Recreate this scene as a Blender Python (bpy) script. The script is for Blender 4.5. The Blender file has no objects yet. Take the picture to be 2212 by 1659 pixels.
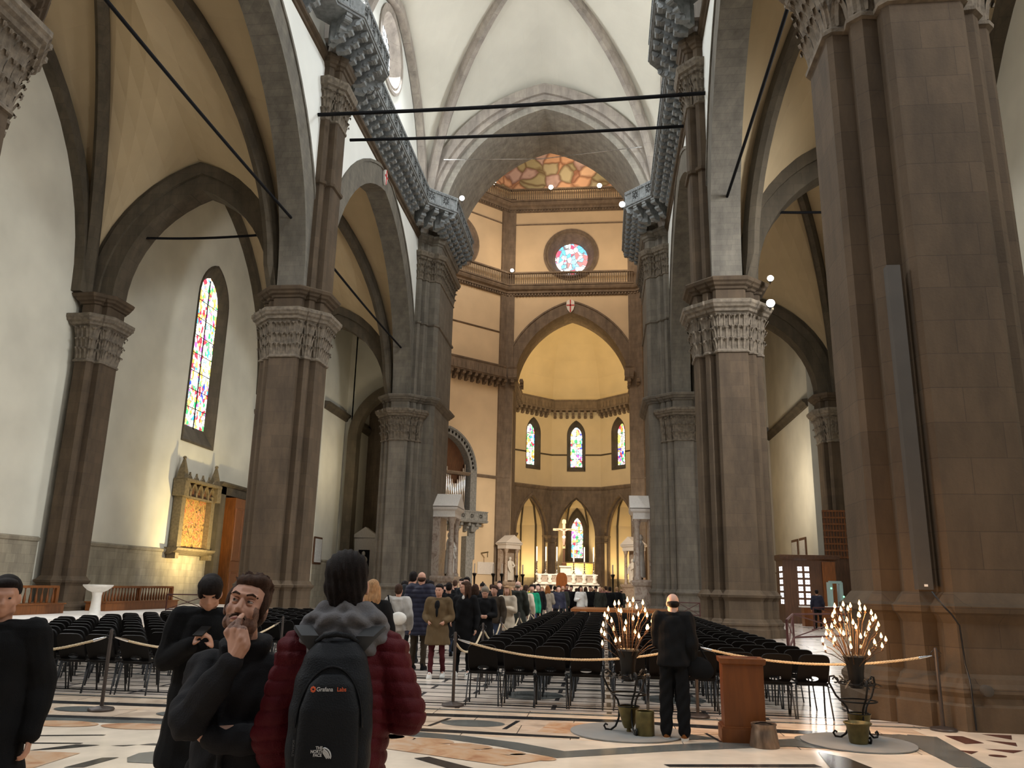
import bpy, bmesh, math, random
from mathutils import Vector, Matrix
random.seed(7)
PI = math.pi
SC = bpy.context.scene
COL = SC.collection
# ---------------------------------------------------------------- camera
def make_camera():
    pi, ro, ya = math.radians(14.14), math.radians(1.226), math.radians(6.571)
    F = Vector((-math.sin(ya)*math.cos(pi), math.cos(ya)*math.cos(pi), math.sin(pi)))
    R = Vector((math.cos(ya), math.sin(ya), 0))
    U = R.cross(F)
    R2 = R*math.cos(ro) + U*math.sin(ro)
    U2 = -R*math.sin(ro) + U*math.cos(ro)
    cd = bpy.data.cameras.new('camera'); co = bpy.data.objects.new('camera', cd); COL.objects.link(co)
    cd.sensor_width = 36; cd.lens = 1736.9*36/2212; cd.clip_end = 400; cd.clip_start = .05
    m = Matrix((R2, U2, -F)).transposed().to_4x4(); m.translation = Vector((4.129, 0, 1.65))
    co.matrix_world = m
    SC.camera = co
make_camera()
# ---------------------------------------------------------------- world, exposure, lights
SC.view_settings.view_transform = 'Standard'
SC.view_settings.look = 'None'
SC.view_settings.gamma = 1
SC.view_settings.use_curve_mapping = False
SC.view_settings.exposure = 0.5
cy = SC.cycles
cy.use_denoising = True
cy.max_bounces = 5; cy.diffuse_bounces = 4; cy.glossy_bounces = 2; cy.transmission_bounces = 2; cy.transparent_max_bounces = 6
cy.use_adaptive_sampling = True; cy.adaptive_threshold = 0.03
cy.sample_clamp_indirect = 4; cy.caustics_reflective = False; cy.caustics_refractive = False
w = bpy.data.worlds.new('daylight'); SC.world = w; w.use_nodes = True
w.node_tree.nodes['Background'].inputs[0].default_value = (.80, .84, .88, 1)
w.node_tree.nodes['Background'].inputs[1].default_value = .15

def area(name, loc, target, size, power, color, size_y=None, spread=PI):
    d = bpy.data.lights.new(name, 'AREA'); d.energy = power; d.color = color; d.size = size
    if size_y: d.shape = 'RECTANGLE'; d.size_y = size_y
    d.spread = spread
    o = bpy.data.objects.new(name, d); COL.objects.link(o); o.location = loc
    o.rotation_euler = (Vector(target)-Vector(loc)).to_track_quat('-Z', 'Y').to_euler()
    return o
def spot(name, loc, target, power, color, angle=60, radius=.12, blend=.6):
    d = bpy.data.lights.new(name, 'SPOT'); d.energy = power; d.color = color; d.spot_size = math.radians(angle)
    d.spot_blend = blend; d.shadow_soft_size = radius
    o = bpy.data.objects.new(name, d); COL.objects.link(o); o.location = loc
    o.rotation_euler = (Vector(target)-Vector(loc)).to_track_quat('-Z', 'Y').to_euler()
    return o
def point(name, loc, power, color, radius=.1):
    d = bpy.data.lights.new(name, 'POINT'); d.energy = power; d.color = color; d.shadow_soft_size = radius
    o = bpy.data.objects.new(name, d); COL.objects.link(o); o.location = loc
    return o
COOL = (.90, .96, 1.0); DAY = (.97, .98, 1.0); WARM = (1.0, .72, .42); AMB = (1.0, .82, .60); GOLD = (1.0, .73, .36)
# daylight through the round clerestory windows
for yy, ty, tz in ((42.0, 41, 24), (22.2, 20, 14), (2.4, 7, -4)):
    for s in (-1, 1):
        area('oculus_daylight', (s*8.55, yy, 33.6), (0, ty, tz), 3.2, 1500 if yy > 20 else 950, COOL)
# gallery floodlights that wash the vault
for yy in (30.5, 37, 43.5, 48):
    for s in (-1, 1):
        area('gallery_floodlight', (s*7.6, yy, 28.1), (s*1.5, yy, 38), .9, 42, (1.0, .98, .92), 2.5)
# daylight through the tall aisle windows
area('aisle_window_daylight', (-18.7, 43.9, 15), (-12, 42, 6), 1.7, 420, DAY, 9, 2.0)
area('aisle_window_daylight', (-18.9, 23.6, 15), (-12, 24, 7), 1.7, 1200, DAY, 9, 2.0)
area('aisle_window_daylight', (18.9, 43.6, 15), (12, 42, 6), 1.7, 520, DAY, 9, 2.0)
area('aisle_window_daylight', (18.9, 20.0, 15), (8, 26, 8), 1.7, 2300, DAY, 9, 2.0)
area('aisle_window_daylight', (-18.9, 3.0, 15), (17, 9, 6), 1.7, 1100, DAY, 9, 2.0)
area('aisle_window_daylight', (18.9, 3.0, 15), (-17, 22, 6), 1.7, 850, DAY, 9, 2.0)
area('west_rose_daylight', (0, -8, 22), (0, 25, 3), 9, 160, (1.0, .84, .68))
# octagon: lamps along the two balustrades and the drum windows
for (x, y, z, tx, ty, tz, p) in ((-6, 93, 41, -8, 99.5, 46, 80), (7, 93, 41, 6, 99.5, 46, 80), (0, 92, 41, 0, 99, 47, 70),
                                 (-12, 84, 41, -15, 91, 46, 80), (0, 93, 53.5, 0, 99, 60, 170), (-9, 88, 53.5, -13, 93, 60, 170), (8, 90, 53.5, 8, 98, 60, 170)):
    area('balustrade_lamp', (x, y, z), (tx, ty, tz), 1.2, p, (1.0, .74, .47))
area('drum_daylight', (0, 72, 50), (0, 90, 20), 9, 1500, (1.0, .82, .62))
area('drum_daylight', (-6, 78, 49), (-9, 97, 8), 6, 1000, (1, .9, .8))
# tribune
area('tribune_floodlight', (-3.6, 103.5, 28.2), (1.5, 112, 34), .8, 260, GOLD)
area('tribune_floodlight', (4.4, 103.5, 28.2), (-1.5, 112, 34), .8, 260, GOLD)
area('tribune_daylight', (.3, 103, 27), (.3, 117, 17), 4, 170, (1.0, .82, .62))
for (x, y, tx, ty, p) in ((.3, 119.6, .3, 122.5, 330), (-6.6, 116.6, -8.8, 118.8, 200), (7.2, 116.6, 9.4, 118.8, 200)):
    area('chapel_lamp', (x, y, 3.2), (tx, ty, 8), .9, p, GOLD)
area('altar_lamp', (-1, 78, 13), (.3, 86, 3), 1.0, 2200, (1.0, .86, .68))
# aisle picture light, aisle end lamps
spot('picture_light', (-15.6, 43.6, 2.6), (-19.2, 43.6, 4.4), 1500, (1.0, .78, .36), 125, blend=1)
area('left_passage_lamp', (-10.5, 54, 9), (-14.8, 56, 12), 1.5, 120, (1.0, .84, .58))
area('right_passage_lamp', (12.8, 54, 8.0), (17.5, 58.5, 10), 1.5, 220, (1.0, .85, .66))
spot('capital_floodlight', (10.95, 31.9, 12.9), (18.5, 42, 8), 900, (1.0, .90, .74), 80)
area('added_booth_fill', (15.6, 47.0, 5.0), (12, 34, 0), 1.2, 60, (1, .97, .92))  # added light above the booth, there to brighten the aisle floor
# ---------------------------------------------------------------- materials
def nt(name):
    m = bpy.data.materials.new(name); m.use_nodes = True
    t = m.node_tree; b = t.nodes['Principled BSDF']
    return m, t, b
def L(t, a, b): t.links.new(a, b)
def N(t, typ, **k):
    n = t.nodes.new(typ)
    for a, v in k.items(): setattr(n, a, v)
    return n
def c4(c): return (c[0], c[1], c[2], 1)
def srgb(r, g, b):
    f = lambda u: ((u/255+.055)/1.055)**2.4 if u > 10 else u/255/12.92
    return (f(r), f(g), f(b))
def mul(c, k): return tuple(min(1, x*k) for x in c)
def mat(name, col, rough=.6, metal=0, var=.12, scale=3.0, bump=0, bscale=40, emit=0, spec=.5, stretch=None):
    m, t, b = nt(name)
    b.inputs['Roughness'].default_value = rough; b.inputs['Metallic'].default_value = metal
    b.inputs['Specular IOR Level'].default_value = spec
    tc = N(t, 'ShaderNodeTexCoord'); src = tc.outputs['Object']
    if stretch:
        mp = N(t, 'ShaderNodeMapping'); mp.inputs['Scale'].default_value = stretch; L(t, src, mp.inputs[0]); src = mp.outputs[0]
    n = N(t, 'ShaderNodeTexNoise'); n.inputs['Scale'].default_value = scale; n.inputs['Detail'].default_value = 3
    L(t, src, n.inputs['Vector'])
    r = N(t, 'ShaderNodeValToRGB'); r.color_ramp.elements[0].position = .3; r.color_ramp.elements[1].position = .7
    r.color_ramp.elements[0].color = c4(mul(col, 1-var)); r.color_ramp.elements[1].color = c4(mul(col, 1+var))
    L(t, n.outputs['Fac'], r.inputs[0]); L(t, r.outputs[0], b.inputs['Base Color'])
    if emit:
        L(t, r.outputs[0], b.inputs['Emission Color']); b.inputs['Emission Strength'].default_value = emit
    if bump:
        n2 = N(t, 'ShaderNodeTexNoise'); n2.inputs['Scale'].default_value = bscale; L(t, src, n2.inputs['Vector'])
        bp = N(t, 'ShaderNodeBump'); bp.inputs['Strength'].default_value = bump; bp.inputs['Distance'].default_value = .02
        L(t, n2.outputs['Fac'], bp.inputs['Height']); L(t, bp.outputs[0], b.inputs['Normal'])
    return m
def stone(name, c1, c2, joint, bw=.95, rh=.48, ms=.008, rough=.8, streak=.5, uy=1.0):
    """coursed ashlar: joints follow (x+y, z) so they run round corners"""
    m, t, b = nt(name); b.inputs['Roughness'].default_value = rough; b.inputs['Specular IOR Level'].default_value = .25
    tc = N(t, 'ShaderNodeTexCoord'); sp = N(t, 'ShaderNodeSeparateXYZ'); L(t, tc.outputs['Object'], sp.inputs[0])
    ad = N(t, 'ShaderNodeMath', operation='MULTIPLY_ADD'); L(t, sp.outputs[1], ad.inputs[0]); ad.inputs[1].default_value = uy; L(t, sp.outputs[0], ad.inputs[2])
    cb = N(t, 'ShaderNodeCombineXYZ'); L(t, ad.outputs[0], cb.inputs[0]); L(t, sp.outputs[2], cb.inputs[1])
    br = N(t, 'ShaderNodeTexBrick'); L(t, cb.outputs[0], br.inputs['Vector'])
    br.inputs['Scale'].default_value = 1; br.inputs['Brick Width'].default_value = bw; br.inputs['Row Height'].default_value = rh
    br.inputs['Mortar Size'].default_value = ms; br.inputs['Mortar Smooth'].default_value = .4
    br.inputs['Color1'].default_value = c4(c1); br.inputs['Color2'].default_value = c4(c2); br.inputs['Mortar'].default_value = c4(joint)
    n = N(t, 'ShaderNodeTexNoise'); n.inputs['Scale'].default_value = 1.1; n.inputs['Detail'].default_value = 5; n.inputs['Roughness'].default_value = .65
    mp = N(t, 'ShaderNodeMapping'); mp.inputs['Scale'].default_value = (1.6, 1.6, streak); L(t, tc.outputs['Object'], mp.inputs[0]); L(t, mp.outputs[0], n.inputs['Vector'])
    r = N(t, 'ShaderNodeValToRGB'); r.color_ramp.elements[0].position = .25; r.color_ramp.elements[1].position = .75
    r.color_ramp.elements[0].color = (.62, .62, .62, 1); r.color_ramp.elements[1].color = (1.28, 1.25, 1.2, 1)
    L(t, n.outputs['Fac'], r.inputs[0])
    mx = N(t, 'ShaderNodeMix', data_type='RGBA', blend_type='MULTIPLY'); mx.inputs[0].default_value = 1
    L(t, br.outputs['Color'], mx.inputs[6]); L(t, r.outputs[0], mx.inputs[7])
    L(t, mx.outputs[2], b.inputs['Base Color'])
    n2 = N(t, 'ShaderNodeTexNoise'); n2.inputs['Scale'].default_value = 22; n2.inputs['Detail'].default_value = 3; L(t, tc.outputs['Object'], n2.inputs['Vector'])
    ma = N(t, 'ShaderNodeMath', operation='MULTIPLY_ADD'); L(t, br.outputs['Fac'], ma.inputs[0]); ma.inputs[1].default_value = -.8; L(t, n2.outputs['Fac'], ma.inputs[2])
    bp = N(t, 'ShaderNodeBump'); bp.inputs['Strength'].default_value = .35; bp.inputs['Distance'].default_value = .012
    L(t, ma.outputs[0], bp.inputs['Height']); L(t, bp.outputs[0], b.inputs['Normal'])
    return m
def glass_win(name, cell, strength, white=.55, tint=None, dark=.0):
    """stained glass lit from outside: leaded coloured pieces, pale ones in the majority"""
    m, t, b = nt(name)
    tc = N(t, 'ShaderNodeTexCoord'); mp = N(t, 'ShaderNodeMapping'); L(t, tc.outputs['Object'], mp.inputs[0])
    mp.inputs['Scale'].default_value = (1, 1, .8)
    def vor(scale, feat='F1'):
        v = N(t, 'ShaderNodeTexVoronoi', feature=feat); v.inputs['Scale'].default_value = scale; L(t, mp.outputs[0], v.inputs['Vector']); return v
    v1 = vor(1/cell); v2 = vor(1/cell, 'DISTANCE_TO_EDGE'); v3 = vor(.33/cell)
    r = N(t, 'ShaderNodeValToRGB'); r.color_ramp.interpolation = 'CONSTANT'
    pal = [(0, (.02, .05, .75)), (.11, (.05, .45, .75)), (.2, (.75, .03, .06)), (.32, (.9, .35, .05)), (.42, (1, .78, .12)), (.54, (.05, .5, .15)), (.62, (.9, .8, .45)), (.74, (.55, .1, .5)), (.84, (.25, .5, .95)), (.93, (.8, .12, .1))]
    if tint: pal = tint
    e = r.color_ramp.elements
    e[0].position = pal[0][0]; e[0].color = c4(pal[0][1]); e[1].position = pal[1][0]; e[1].color = c4(pal[1][1])
    for p, c in pal[2:]:
        x = e.new(p); x.color = c4(c)
    sp = N(t, 'ShaderNodeSeparateColor'); L(t, v3.outputs['Color'], sp.inputs[0]); sp1 = N(t, 'ShaderNodeSeparateColor'); L(t, v1.outputs['Color'], sp1.inputs[0])
    mxf = N(t, 'ShaderNodeMath', operation='MULTIPLY_ADD'); L(t, sp1.outputs[1], mxf.inputs[0]); mxf.inputs[1].default_value = .35; 
    ml = N(t, 'ShaderNodeMath', operation='MULTIPLY'); L(t, sp.outputs[0], ml.inputs[0]); ml.inputs[1].default_value = .65; L(t, ml.outputs[0], mxf.inputs[2])
    L(t, mxf.outputs[0], r.inputs[0])
    gt = N(t, 'ShaderNodeMath', operation='LESS_THAN'); L(t, sp1.outputs[0], gt.inputs[0]); gt.inputs[1].default_value = white
    mx = N(t, 'ShaderNodeMix', data_type='RGBA'); L(t, gt.outputs[0], mx.inputs[0]); L(t, r.outputs[0], mx.inputs[6]); mx.inputs[7].default_value = (1, .97, .9, 1)
    ed = N(t, 'ShaderNodeMath', operation='GREATER_THAN'); L(t, v2.outputs['Distance'], ed.inputs[0]); ed.inputs[1].default_value = .05
    m2 = N(t, 'ShaderNodeMix', data_type='RGBA'); L(t, ed.outputs[0], m2.inputs[0]); m2.inputs[6].default_value = (.12, .11, .12, 1); L(t, mx.outputs[2], m2.inputs[7])
    b.inputs['Base Color'].default_value = (.05, .05, .05, 1); b.inputs['Roughness'].default_value = .3
    L(t, m2.outputs[2], b.inputs['Emission Color']); b.inputs['Emission Strength'].default_value = strength
    return m
def ramp_mat(name, stops, scale, rough=.7, detail=6, dist=0, stretch=(1, 1, 1), kind='noise'):
    m, t, b = nt(name); b.inputs['Roughness'].default_value = rough
    tc = N(t, 'ShaderNodeTexCoord'); mp = N(t, 'ShaderNodeMapping'); mp.inputs['Scale'].default_value = stretch; L(t, tc.outputs['Object'], mp.inputs[0])
    n = N(t, 'ShaderNodeTexNoise'); n.inputs['Scale'].default_value = scale; n.inputs['Detail'].default_value = detail; n.inputs['Distortion'].default_value = dist
    L(t, mp.outputs[0], n.inputs['Vector'])
    r = N(t, 'ShaderNodeValToRGB'); e = r.color_ramp.elements
    e[0].position = stops[0][0]; e[0].color = c4(stops[0][1]); e[1].position = stops[1][0]; e[1].color = c4(stops[1][1])
    for p, c in stops[2:]:
        x = e.new(p); x.color = c4(c)
    L(t, n.outputs['Fac'], r.inputs[0]); L(t, r.outputs[0], b.inputs['Base Color'])
    return m
def emis(name, col, s):
    m, t, b = nt(name); b.inputs['Base Color'].default_value = (0, 0, 0, 1)
    b.inputs['Emission Color'].default_value = c4(col); b.inputs['Emission Strength'].default_value = s
    return m
M = {}
M['pier'] = stone('pietra_forte', (.092, .065, .041), (.076, .054, .034), (.058, .042, .028), .95, .5, .006)
M['pierD'] = stone('grey_pietra_forte', (.17, .15, .122), (.145, .127, .104), (.11, .096, .08), .8, .4)
M['cap'] = mat('carved_sandstone', (.14, .112, .08), .85, var=.35, scale=6, bump=.5, bscale=30)
M['arch'] = stone('arch_sandstone', (.17, .155, .128), (.145, .132, .11), (.115, .105, .088), .42, .22, .006)
M['archX'] = stone('great_arch_sandstone', (.36, .335, .29), (.32, .295, .26), (.25, .23, .2), .42, .22, .006)
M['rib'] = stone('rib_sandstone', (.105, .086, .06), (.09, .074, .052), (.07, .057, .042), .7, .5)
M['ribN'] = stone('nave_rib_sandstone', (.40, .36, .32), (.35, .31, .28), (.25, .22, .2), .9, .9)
M['gal'] = mat('grey_serena_stone', (.215, .225, .225), .75, var=.25, scale=5, bump=.4, bscale=18)
M['plas'] = mat('aisle_plaster', (.66, .63, .52), .9, var=.09, scale=.45, bump=.08, bscale=8)
M['vaultA'] = mat('aisle_vault_shaded_plaster', (.48, .37, .22), .9, var=.08, scale=.35)  # wall plaster darkened, the vault's weaker light put into its colour
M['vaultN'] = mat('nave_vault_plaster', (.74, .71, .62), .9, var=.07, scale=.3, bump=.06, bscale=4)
M['cler'] = mat('clerestory_plaster', (.80, .80, .75), .9, var=.04, scale=.5)
M['oct'] = mat('octagon_plaster', (.72, .57, .38), .9, var=.06, scale=.4)
M['trib'] = mat('tribune_plaster', (.76, .64, .42), .9, var=.05, scale=.4)
M['octS'] = stone('octagon_sandstone', (.225, .178, .138), (.195, .155, .12), (.14, .11, .085), .9, .5, uy=.6)
M['dado'] = stone('dado_sandstone', (.36, .32, .24), (.30, .265, .20), (.22, .195, .15), .55, .36, .006)
M['marb'] = ramp_mat('veined_marble', [(.3, (.22, .16, .12)), (.45, (.40, .31, .25)), (.58, (.46, .39, .32)), (.75, (.25, .15, .12))], 3, .35, 8, 1.2)
M['white'] = mat('white_marble', (.75, .72, .66), .4, var=.08, scale=4)
M['iron'] = mat('black_iron_and_shade', (.012, .011, .010), .45, .6, var=.3)  # real ironwork, also the painted shade of rosette and niche openings
M['tie'] = mat('painted_iron_tie', (.010, .010, .011), .9, 0, var=.1, spec=.1)
M['wood'] = mat('varnished_wood', (.19, .062, .014), .35, var=.25, scale=2.2, stretch=(6, 6, .8))
M['woodD'] = mat('dark_wood', (.10, .045, .022), .4, var=.3, scale=2, stretch=(6, 6, .8))
M['blk'] = mat('black_plastic', (.0035, .003, .003), .5, var=.2, spec=.14)
M['leg'] = mat('black_tube', (.009, .009, .010), .35, .3, var=.2)
M['rope'] = mat('cream_rope', (.50, .40, .26), .85, var=.15, scale=40)
M['chrome'] = mat('polished_steel', (.75, .75, .75), .15, 1, var=.05)
M['postm'] = mat('dark_bronze_post', (.055, .042, .035), .45, .4, var=.2)
M['skin'] = mat('skin', (.47, .25, .17), .55, var=.10, scale=14, spec=.35)
M['skinL'] = mat('pale_skin', (.55, .33, .25), .55, var=.06, scale=14, spec=.35)
M['hairB'] = mat('black_hair', (.012, .008, .007), .6, var=.4, scale=8, bump=.6, bscale=60, stretch=(9, 9, 1.5), spec=.12)
M['hairBr'] = mat('brown_hair', (.05, .025, .015), .6, var=.4, scale=8, bump=.6, bscale=60, stretch=(9, 9, 1.5), spec=.12)
M['hairBl'] = mat('blond_hair', (.38, .22, .11), .6, var=.3, scale=8, bump=.6, bscale=60, stretch=(9, 9, 1.5), spec=.12)
def cloth(name, col, rough=.9, var=.15): return mat(name, col, rough, var=var, scale=5, bump=.25, bscale=180, spec=.15)
M['coatBk'] = cloth('black_wool', (.006, .006, .0065))
M['coatCh'] = cloth('charcoal_wool', (.016, .0155, .017))
M['red'] = cloth('dark_red_nylon', (.070, .0035, .007), .6)
M['grey'] = cloth('grey_fleece', (.13, .125, .13))
M['pack'] = cloth('black_pack_fabric', (.010, .011, .013), .6)
M['bulb'] = emis('candle_bulb', (1.0, .50, .17), 9)
M['lamp'] = emis('floodlight_face', (1.0, .93, .80), 26)
M['lampW'] = emis('white_floodlight_face', (1.0, 1.0, 1.0), 16)
M['clear'] = emis('clear_daylit_glass', (.93, .97, 1.0), 3.5)
M['glassA'] = glass_win('stained_glass_tall', .20, 1.9, .52)
M['glassB'] = glass_win('stained_glass_small', .34, 1.7, .50)
M['glassO'] = glass_win('stained_glass_round', .55, 1.7, .45, [(0, (.85, .05, .12)), (.25, (.1, .45, .85)), (.5, (.25, .6, .9)), (.7, (.9, .15, .15)), (.85, (.4, .75, 1))])
def fresco():
    m, t, b = nt('faded_fresco'); b.inputs['Roughness'].default_value = .9
    tc = N(t, 'ShaderNodeTexCoord'); n = N(t, 'ShaderNodeTexNoise'); n.inputs['Scale'].default_value = .35; n.inputs['Detail'].default_value = 2; L(t, tc.outputs['Object'], n.inputs['Vector'])
    ad = N(t, 'ShaderNodeMix', data_type='RGBA', blend_type='LINEAR_LIGHT'); ad.inputs[0].default_value = 2.2; L(t, tc.outputs['Object'], ad.inputs[6]); L(t, n.outputs['Color'], ad.inputs[7]); ad.clamp_result = False
    v = N(t, 'ShaderNodeTexVoronoi'); v.inputs['Scale'].default_value = .55; L(t, ad.outputs[2], v.inputs['Vector'])
    v2 = N(t, 'ShaderNodeTexVoronoi', feature='DISTANCE_TO_EDGE'); v2.inputs['Scale'].default_value = .55; L(t, ad.outputs[2], v2.inputs['Vector'])
    sp = N(t, 'ShaderNodeSeparateColor'); L(t, v.outputs['Color'], sp.inputs[0])
    r = N(t, 'ShaderNodeValToRGB'); r.color_ramp.interpolation = 'CONSTANT'; e = r.color_ramp.elements
    pal = [(0, (.80, .50, .33)), (.18, (.46, .42, .26)), (.36, (.86, .60, .42)), (.5, (.60, .34, .24)), (.62, (.74, .46, .30)), (.76, (.55, .50, .34)), (.88, (.62, .46, .44))]
    e[0].position = 0; e[0].color = c4(pal[0][1]); e[1].position = .18; e[1].color = c4(pal[1][1])
    for p, c in pal[2:]: x = e.new(p); x.color = c4(c)
    L(t, sp.outputs[0], r.inputs[0])
    r2 = N(t, 'ShaderNodeValToRGB'); r2.color_ramp.elements[0].color = (.42, .33, .30, 1); r2.color_ramp.elements[1].position = .16; r2.color_ramp.elements[1].color = (1, 1, 1, 1); L(t, v2.outputs['Distance'], r2.inputs[0])
    mx = N(t, 'ShaderNodeMix', data_type='RGBA', blend_type='MULTIPLY'); mx.inputs[0].default_value = 1; L(t, r.outputs[0], mx.inputs[6]); L(t, r2.outputs[0], mx.inputs[7]); L(t, mx.outputs[2], b.inputs['Base Color'])
    return m
M['fresco'] = fresco()
M['paint'] = ramp_mat('old_panel_painting', [(.34, (.08, .05, .03)), (.44, (.30, .17, .06)), (.52, (.45, .30, .10)), (.60, (.35, .06, .04)), (.70, (.5, .42, .22))], 3.2, .18, 5, 1.5)
M['gilt'] = mat('gilded_wood', (.20, .155, .09), .5, .3, var=.25, scale=8)
M['paper'] = mat('printed_panel', (.62, .60, .55), .7, var=.12, scale=9)
M['plate'] = mat('marble_plaque', (.72, .68, .63), .6, var=.06, scale=9)
# ---------------------------------------------------------------- mesh building
class MB:
    def __init__(s): s.v = []; s.f = []; s.m = []; s.mi = 0
    def add(s, vs, fs, mi=None):
        o = len(s.v); s.v += [tuple(p) for p in vs]
        for f in fs: s.f.append([i+o for i in f]); s.m.append(s.mi if mi is None else mi)
        return s
    def box(s, c, d, rz=0, mi=None, rx=0, ry=0):
        R = Matrix.Rotation(rz, 3, 'Z') @ Matrix.Rotation(ry, 3, 'Y') @ Matrix.Rotation(rx, 3, 'X')
        vs = [Vector(c)+R @ Vector((x*d[0]/2, y*d[1]/2, z*d[2]/2)) for x in (-1, 1) for y in (-1, 1) for z in (-1, 1)]
        return s.add(vs, [(0, 1, 3, 2), (4, 6, 7, 5), (0, 4, 5, 1), (2, 3, 7, 6), (0, 2, 6, 4), (1, 5, 7, 3)], mi)
    def loft(s, rings, cap=(1, 1), mi=None, close=True):
        n = len(rings[0]); vs = [p for r in rings for p in r]; fs = []
        for k in range(len(rings)-1):
            for i in range(n if close else n-1):
                j = (i+1) % n; fs.append((k*n+i, k*n+j, (k+1)*n+j, (k+1)*n+i))
        if cap[0]: fs.append(tuple(range(n))[::-1])
        if cap[1]: fs.append(tuple((len(rings)-1)*n+i for i in range(n)))
        return s.add(vs, fs, mi)
    def tube(s, path, r, n=8, mi=None, cap=(1, 1)):
        P = [Vector(p) for p in path]; rr = r if hasattr(r, '__len__') else [r]*len(P); rings = []; up = None
        for i, p in enumerate(P):
            t = (P[min(i+1, len(P)-1)]-P[max(i-1, 0)]).normalized()
            if up is None: up = Vector((0, 0, 1)) if abs(t.z) < .9 else Vector((0, 1, 0))
            a = t.cross(up).normalized(); b = a.cross(t).normalized(); up = b
            rings.append([p+(a*math.cos(q)+b*math.sin(q))*rr[i] for q in (2*PI*k/n for k in range(n))])
        return s.loft(rings, cap, mi)
    def lathe(s, prof, c=(0, 0, 0), n=16, mi=None, sx=1, sy=1, R=None):
        c = Vector(c); rings = []
        for r, z in prof:
            ring = [Vector((r*sx*math.cos(2*PI*k/n), r*sy*math.sin(2*PI*k/n), z)) for k in range(n)]
            if R: ring = [R @ q for q in ring]
            rings.append([c+q for q in ring])
        return s.loft(rings, (1, 1), mi)
    def ell(s, c, r, n=12, m=8, mi=None, R=None):
        prof = [(math.sin(PI*k/m) if 0 < k < m else .02, -math.cos(PI*k/m)) for k in range(m+1)]; c = Vector(c); rings = []
        for q, z in prof:
            ring = [Vector((q*r[0]*math.cos(2*PI*k/n), q*r[1]*math.sin(2*PI*k/n), z*r[2])) for k in range(n)]
            if R: ring = [R @ x for x in ring]
            rings.append([c+x for x in ring])
        return s.loft(rings, (1, 1), mi)
    def prism(s, poly, h0, h1, fn=None, mi=None):
        """poly of (a,b) extruded h0..h1; fn(a,b,h)->xyz"""
        fn = fn or (lambda a, b, h: (a, b, h))
        return s.loft([[fn(a, b, h0) for a, b in poly], [fn(a, b, h1) for a, b in poly]], (1, 1), mi)
    def mesh(s, name, mats, smooth=None):
        me = bpy.data.meshes.new(name); me.from_pydata(s.v, [], s.f)
        for m in (mats if isinstance(mats, (list, tuple)) else [mats]): me.materials.append(m)
        me.polygons.foreach_set('material_index', s.m)
        bm = bmesh.new(); bm.from_mesh(me); bmesh.ops.recalc_face_normals(bm, faces=bm.faces); bm.to_mesh(me); bm.free()
        if smooth is not None:
            me.polygons.foreach_set('use_smooth', [True]*len(me.polygons))
            if smooth < 180: me.set_sharp_from_angle(angle=math.radians(smooth))
        me.update(); return me
    def obj(s, name, mats, parent=None, smooth=None, loc=None, rz=0):
        return mk(name, s.mesh(name, mats, smooth), parent, loc, rz)
def mk(name, me, parent=None, loc=None, rz=0):
    o = bpy.data.objects.new(name, me); COL.objects.link(o)
    if parent: o.parent = parent
    if loc: o.location = loc
    if rz: o.rotation_euler = (0, 0, rz)
    return o
def tag(o, label=None, cat=None, group=None, kind=None):
    if label: o['label'] = label
    if cat: o['category'] = cat
    if group: o['group'] = group
    if kind: o['kind'] = kind
    return o
def thing(name, label, cat, loc=(0, 0, 0), rz=0, group=None):
    return tag(mk(name, None, None, loc, rz), label, cat, group)
def struct(o): o['kind'] = 'structure'; return o
def dup(root, loc=None, rz=None, label=None, group=None, scale=None):
    r = root.copy(); COL.objects.link(r)
    if loc is not None: r.location = loc
    if rz is not None: r.rotation_euler = (0, 0, rz)
    if scale: r.scale = (scale,)*3
    if label: r['label'] = label
    if group: r['group'] = group
    for ch in list(root.children):
        c = ch.copy(); COL.objects.link(c); c.parent = r
        for g in list(ch.children):
            d = g.copy(); COL.objects.link(d); d.parent = c
    return r
def offpoly(P, d):
    n = len(P); out = []
    A = sum(P[i][0]*P[(i+1) % n][1]-P[(i+1) % n][0]*P[i][1] for i in range(n)); sg = 1 if A > 0 else -1
    for i in range(n):
        p0, p1, p2 = Vector(P[i-1]), Vector(P[i]), Vector(P[(i+1) % n])
        e1 = (p1-p0).normalized(); e2 = (p2-p1).normalized()
        n1 = Vector((e1.y, -e1.x))*sg; n2 = Vector((e2.y, -e2.x))*sg
        b = (n1+n2); k = max(1+n1.dot(n2), .45)
        out.append(tuple(p1+b*(d/k)))
    return out
def rings(mb, P, prof, mi=None, cap=(1, 1), fn=None):
    """moulded stack: plan polygon P, prof = [(z, offset)]"""
    fn = fn or (lambda a, b, z: (a, b, z))
    return mb.loft([[fn(a, b, z) for a, b in offpoly(P, d)] for z, d in prof], cap, mi)
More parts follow.
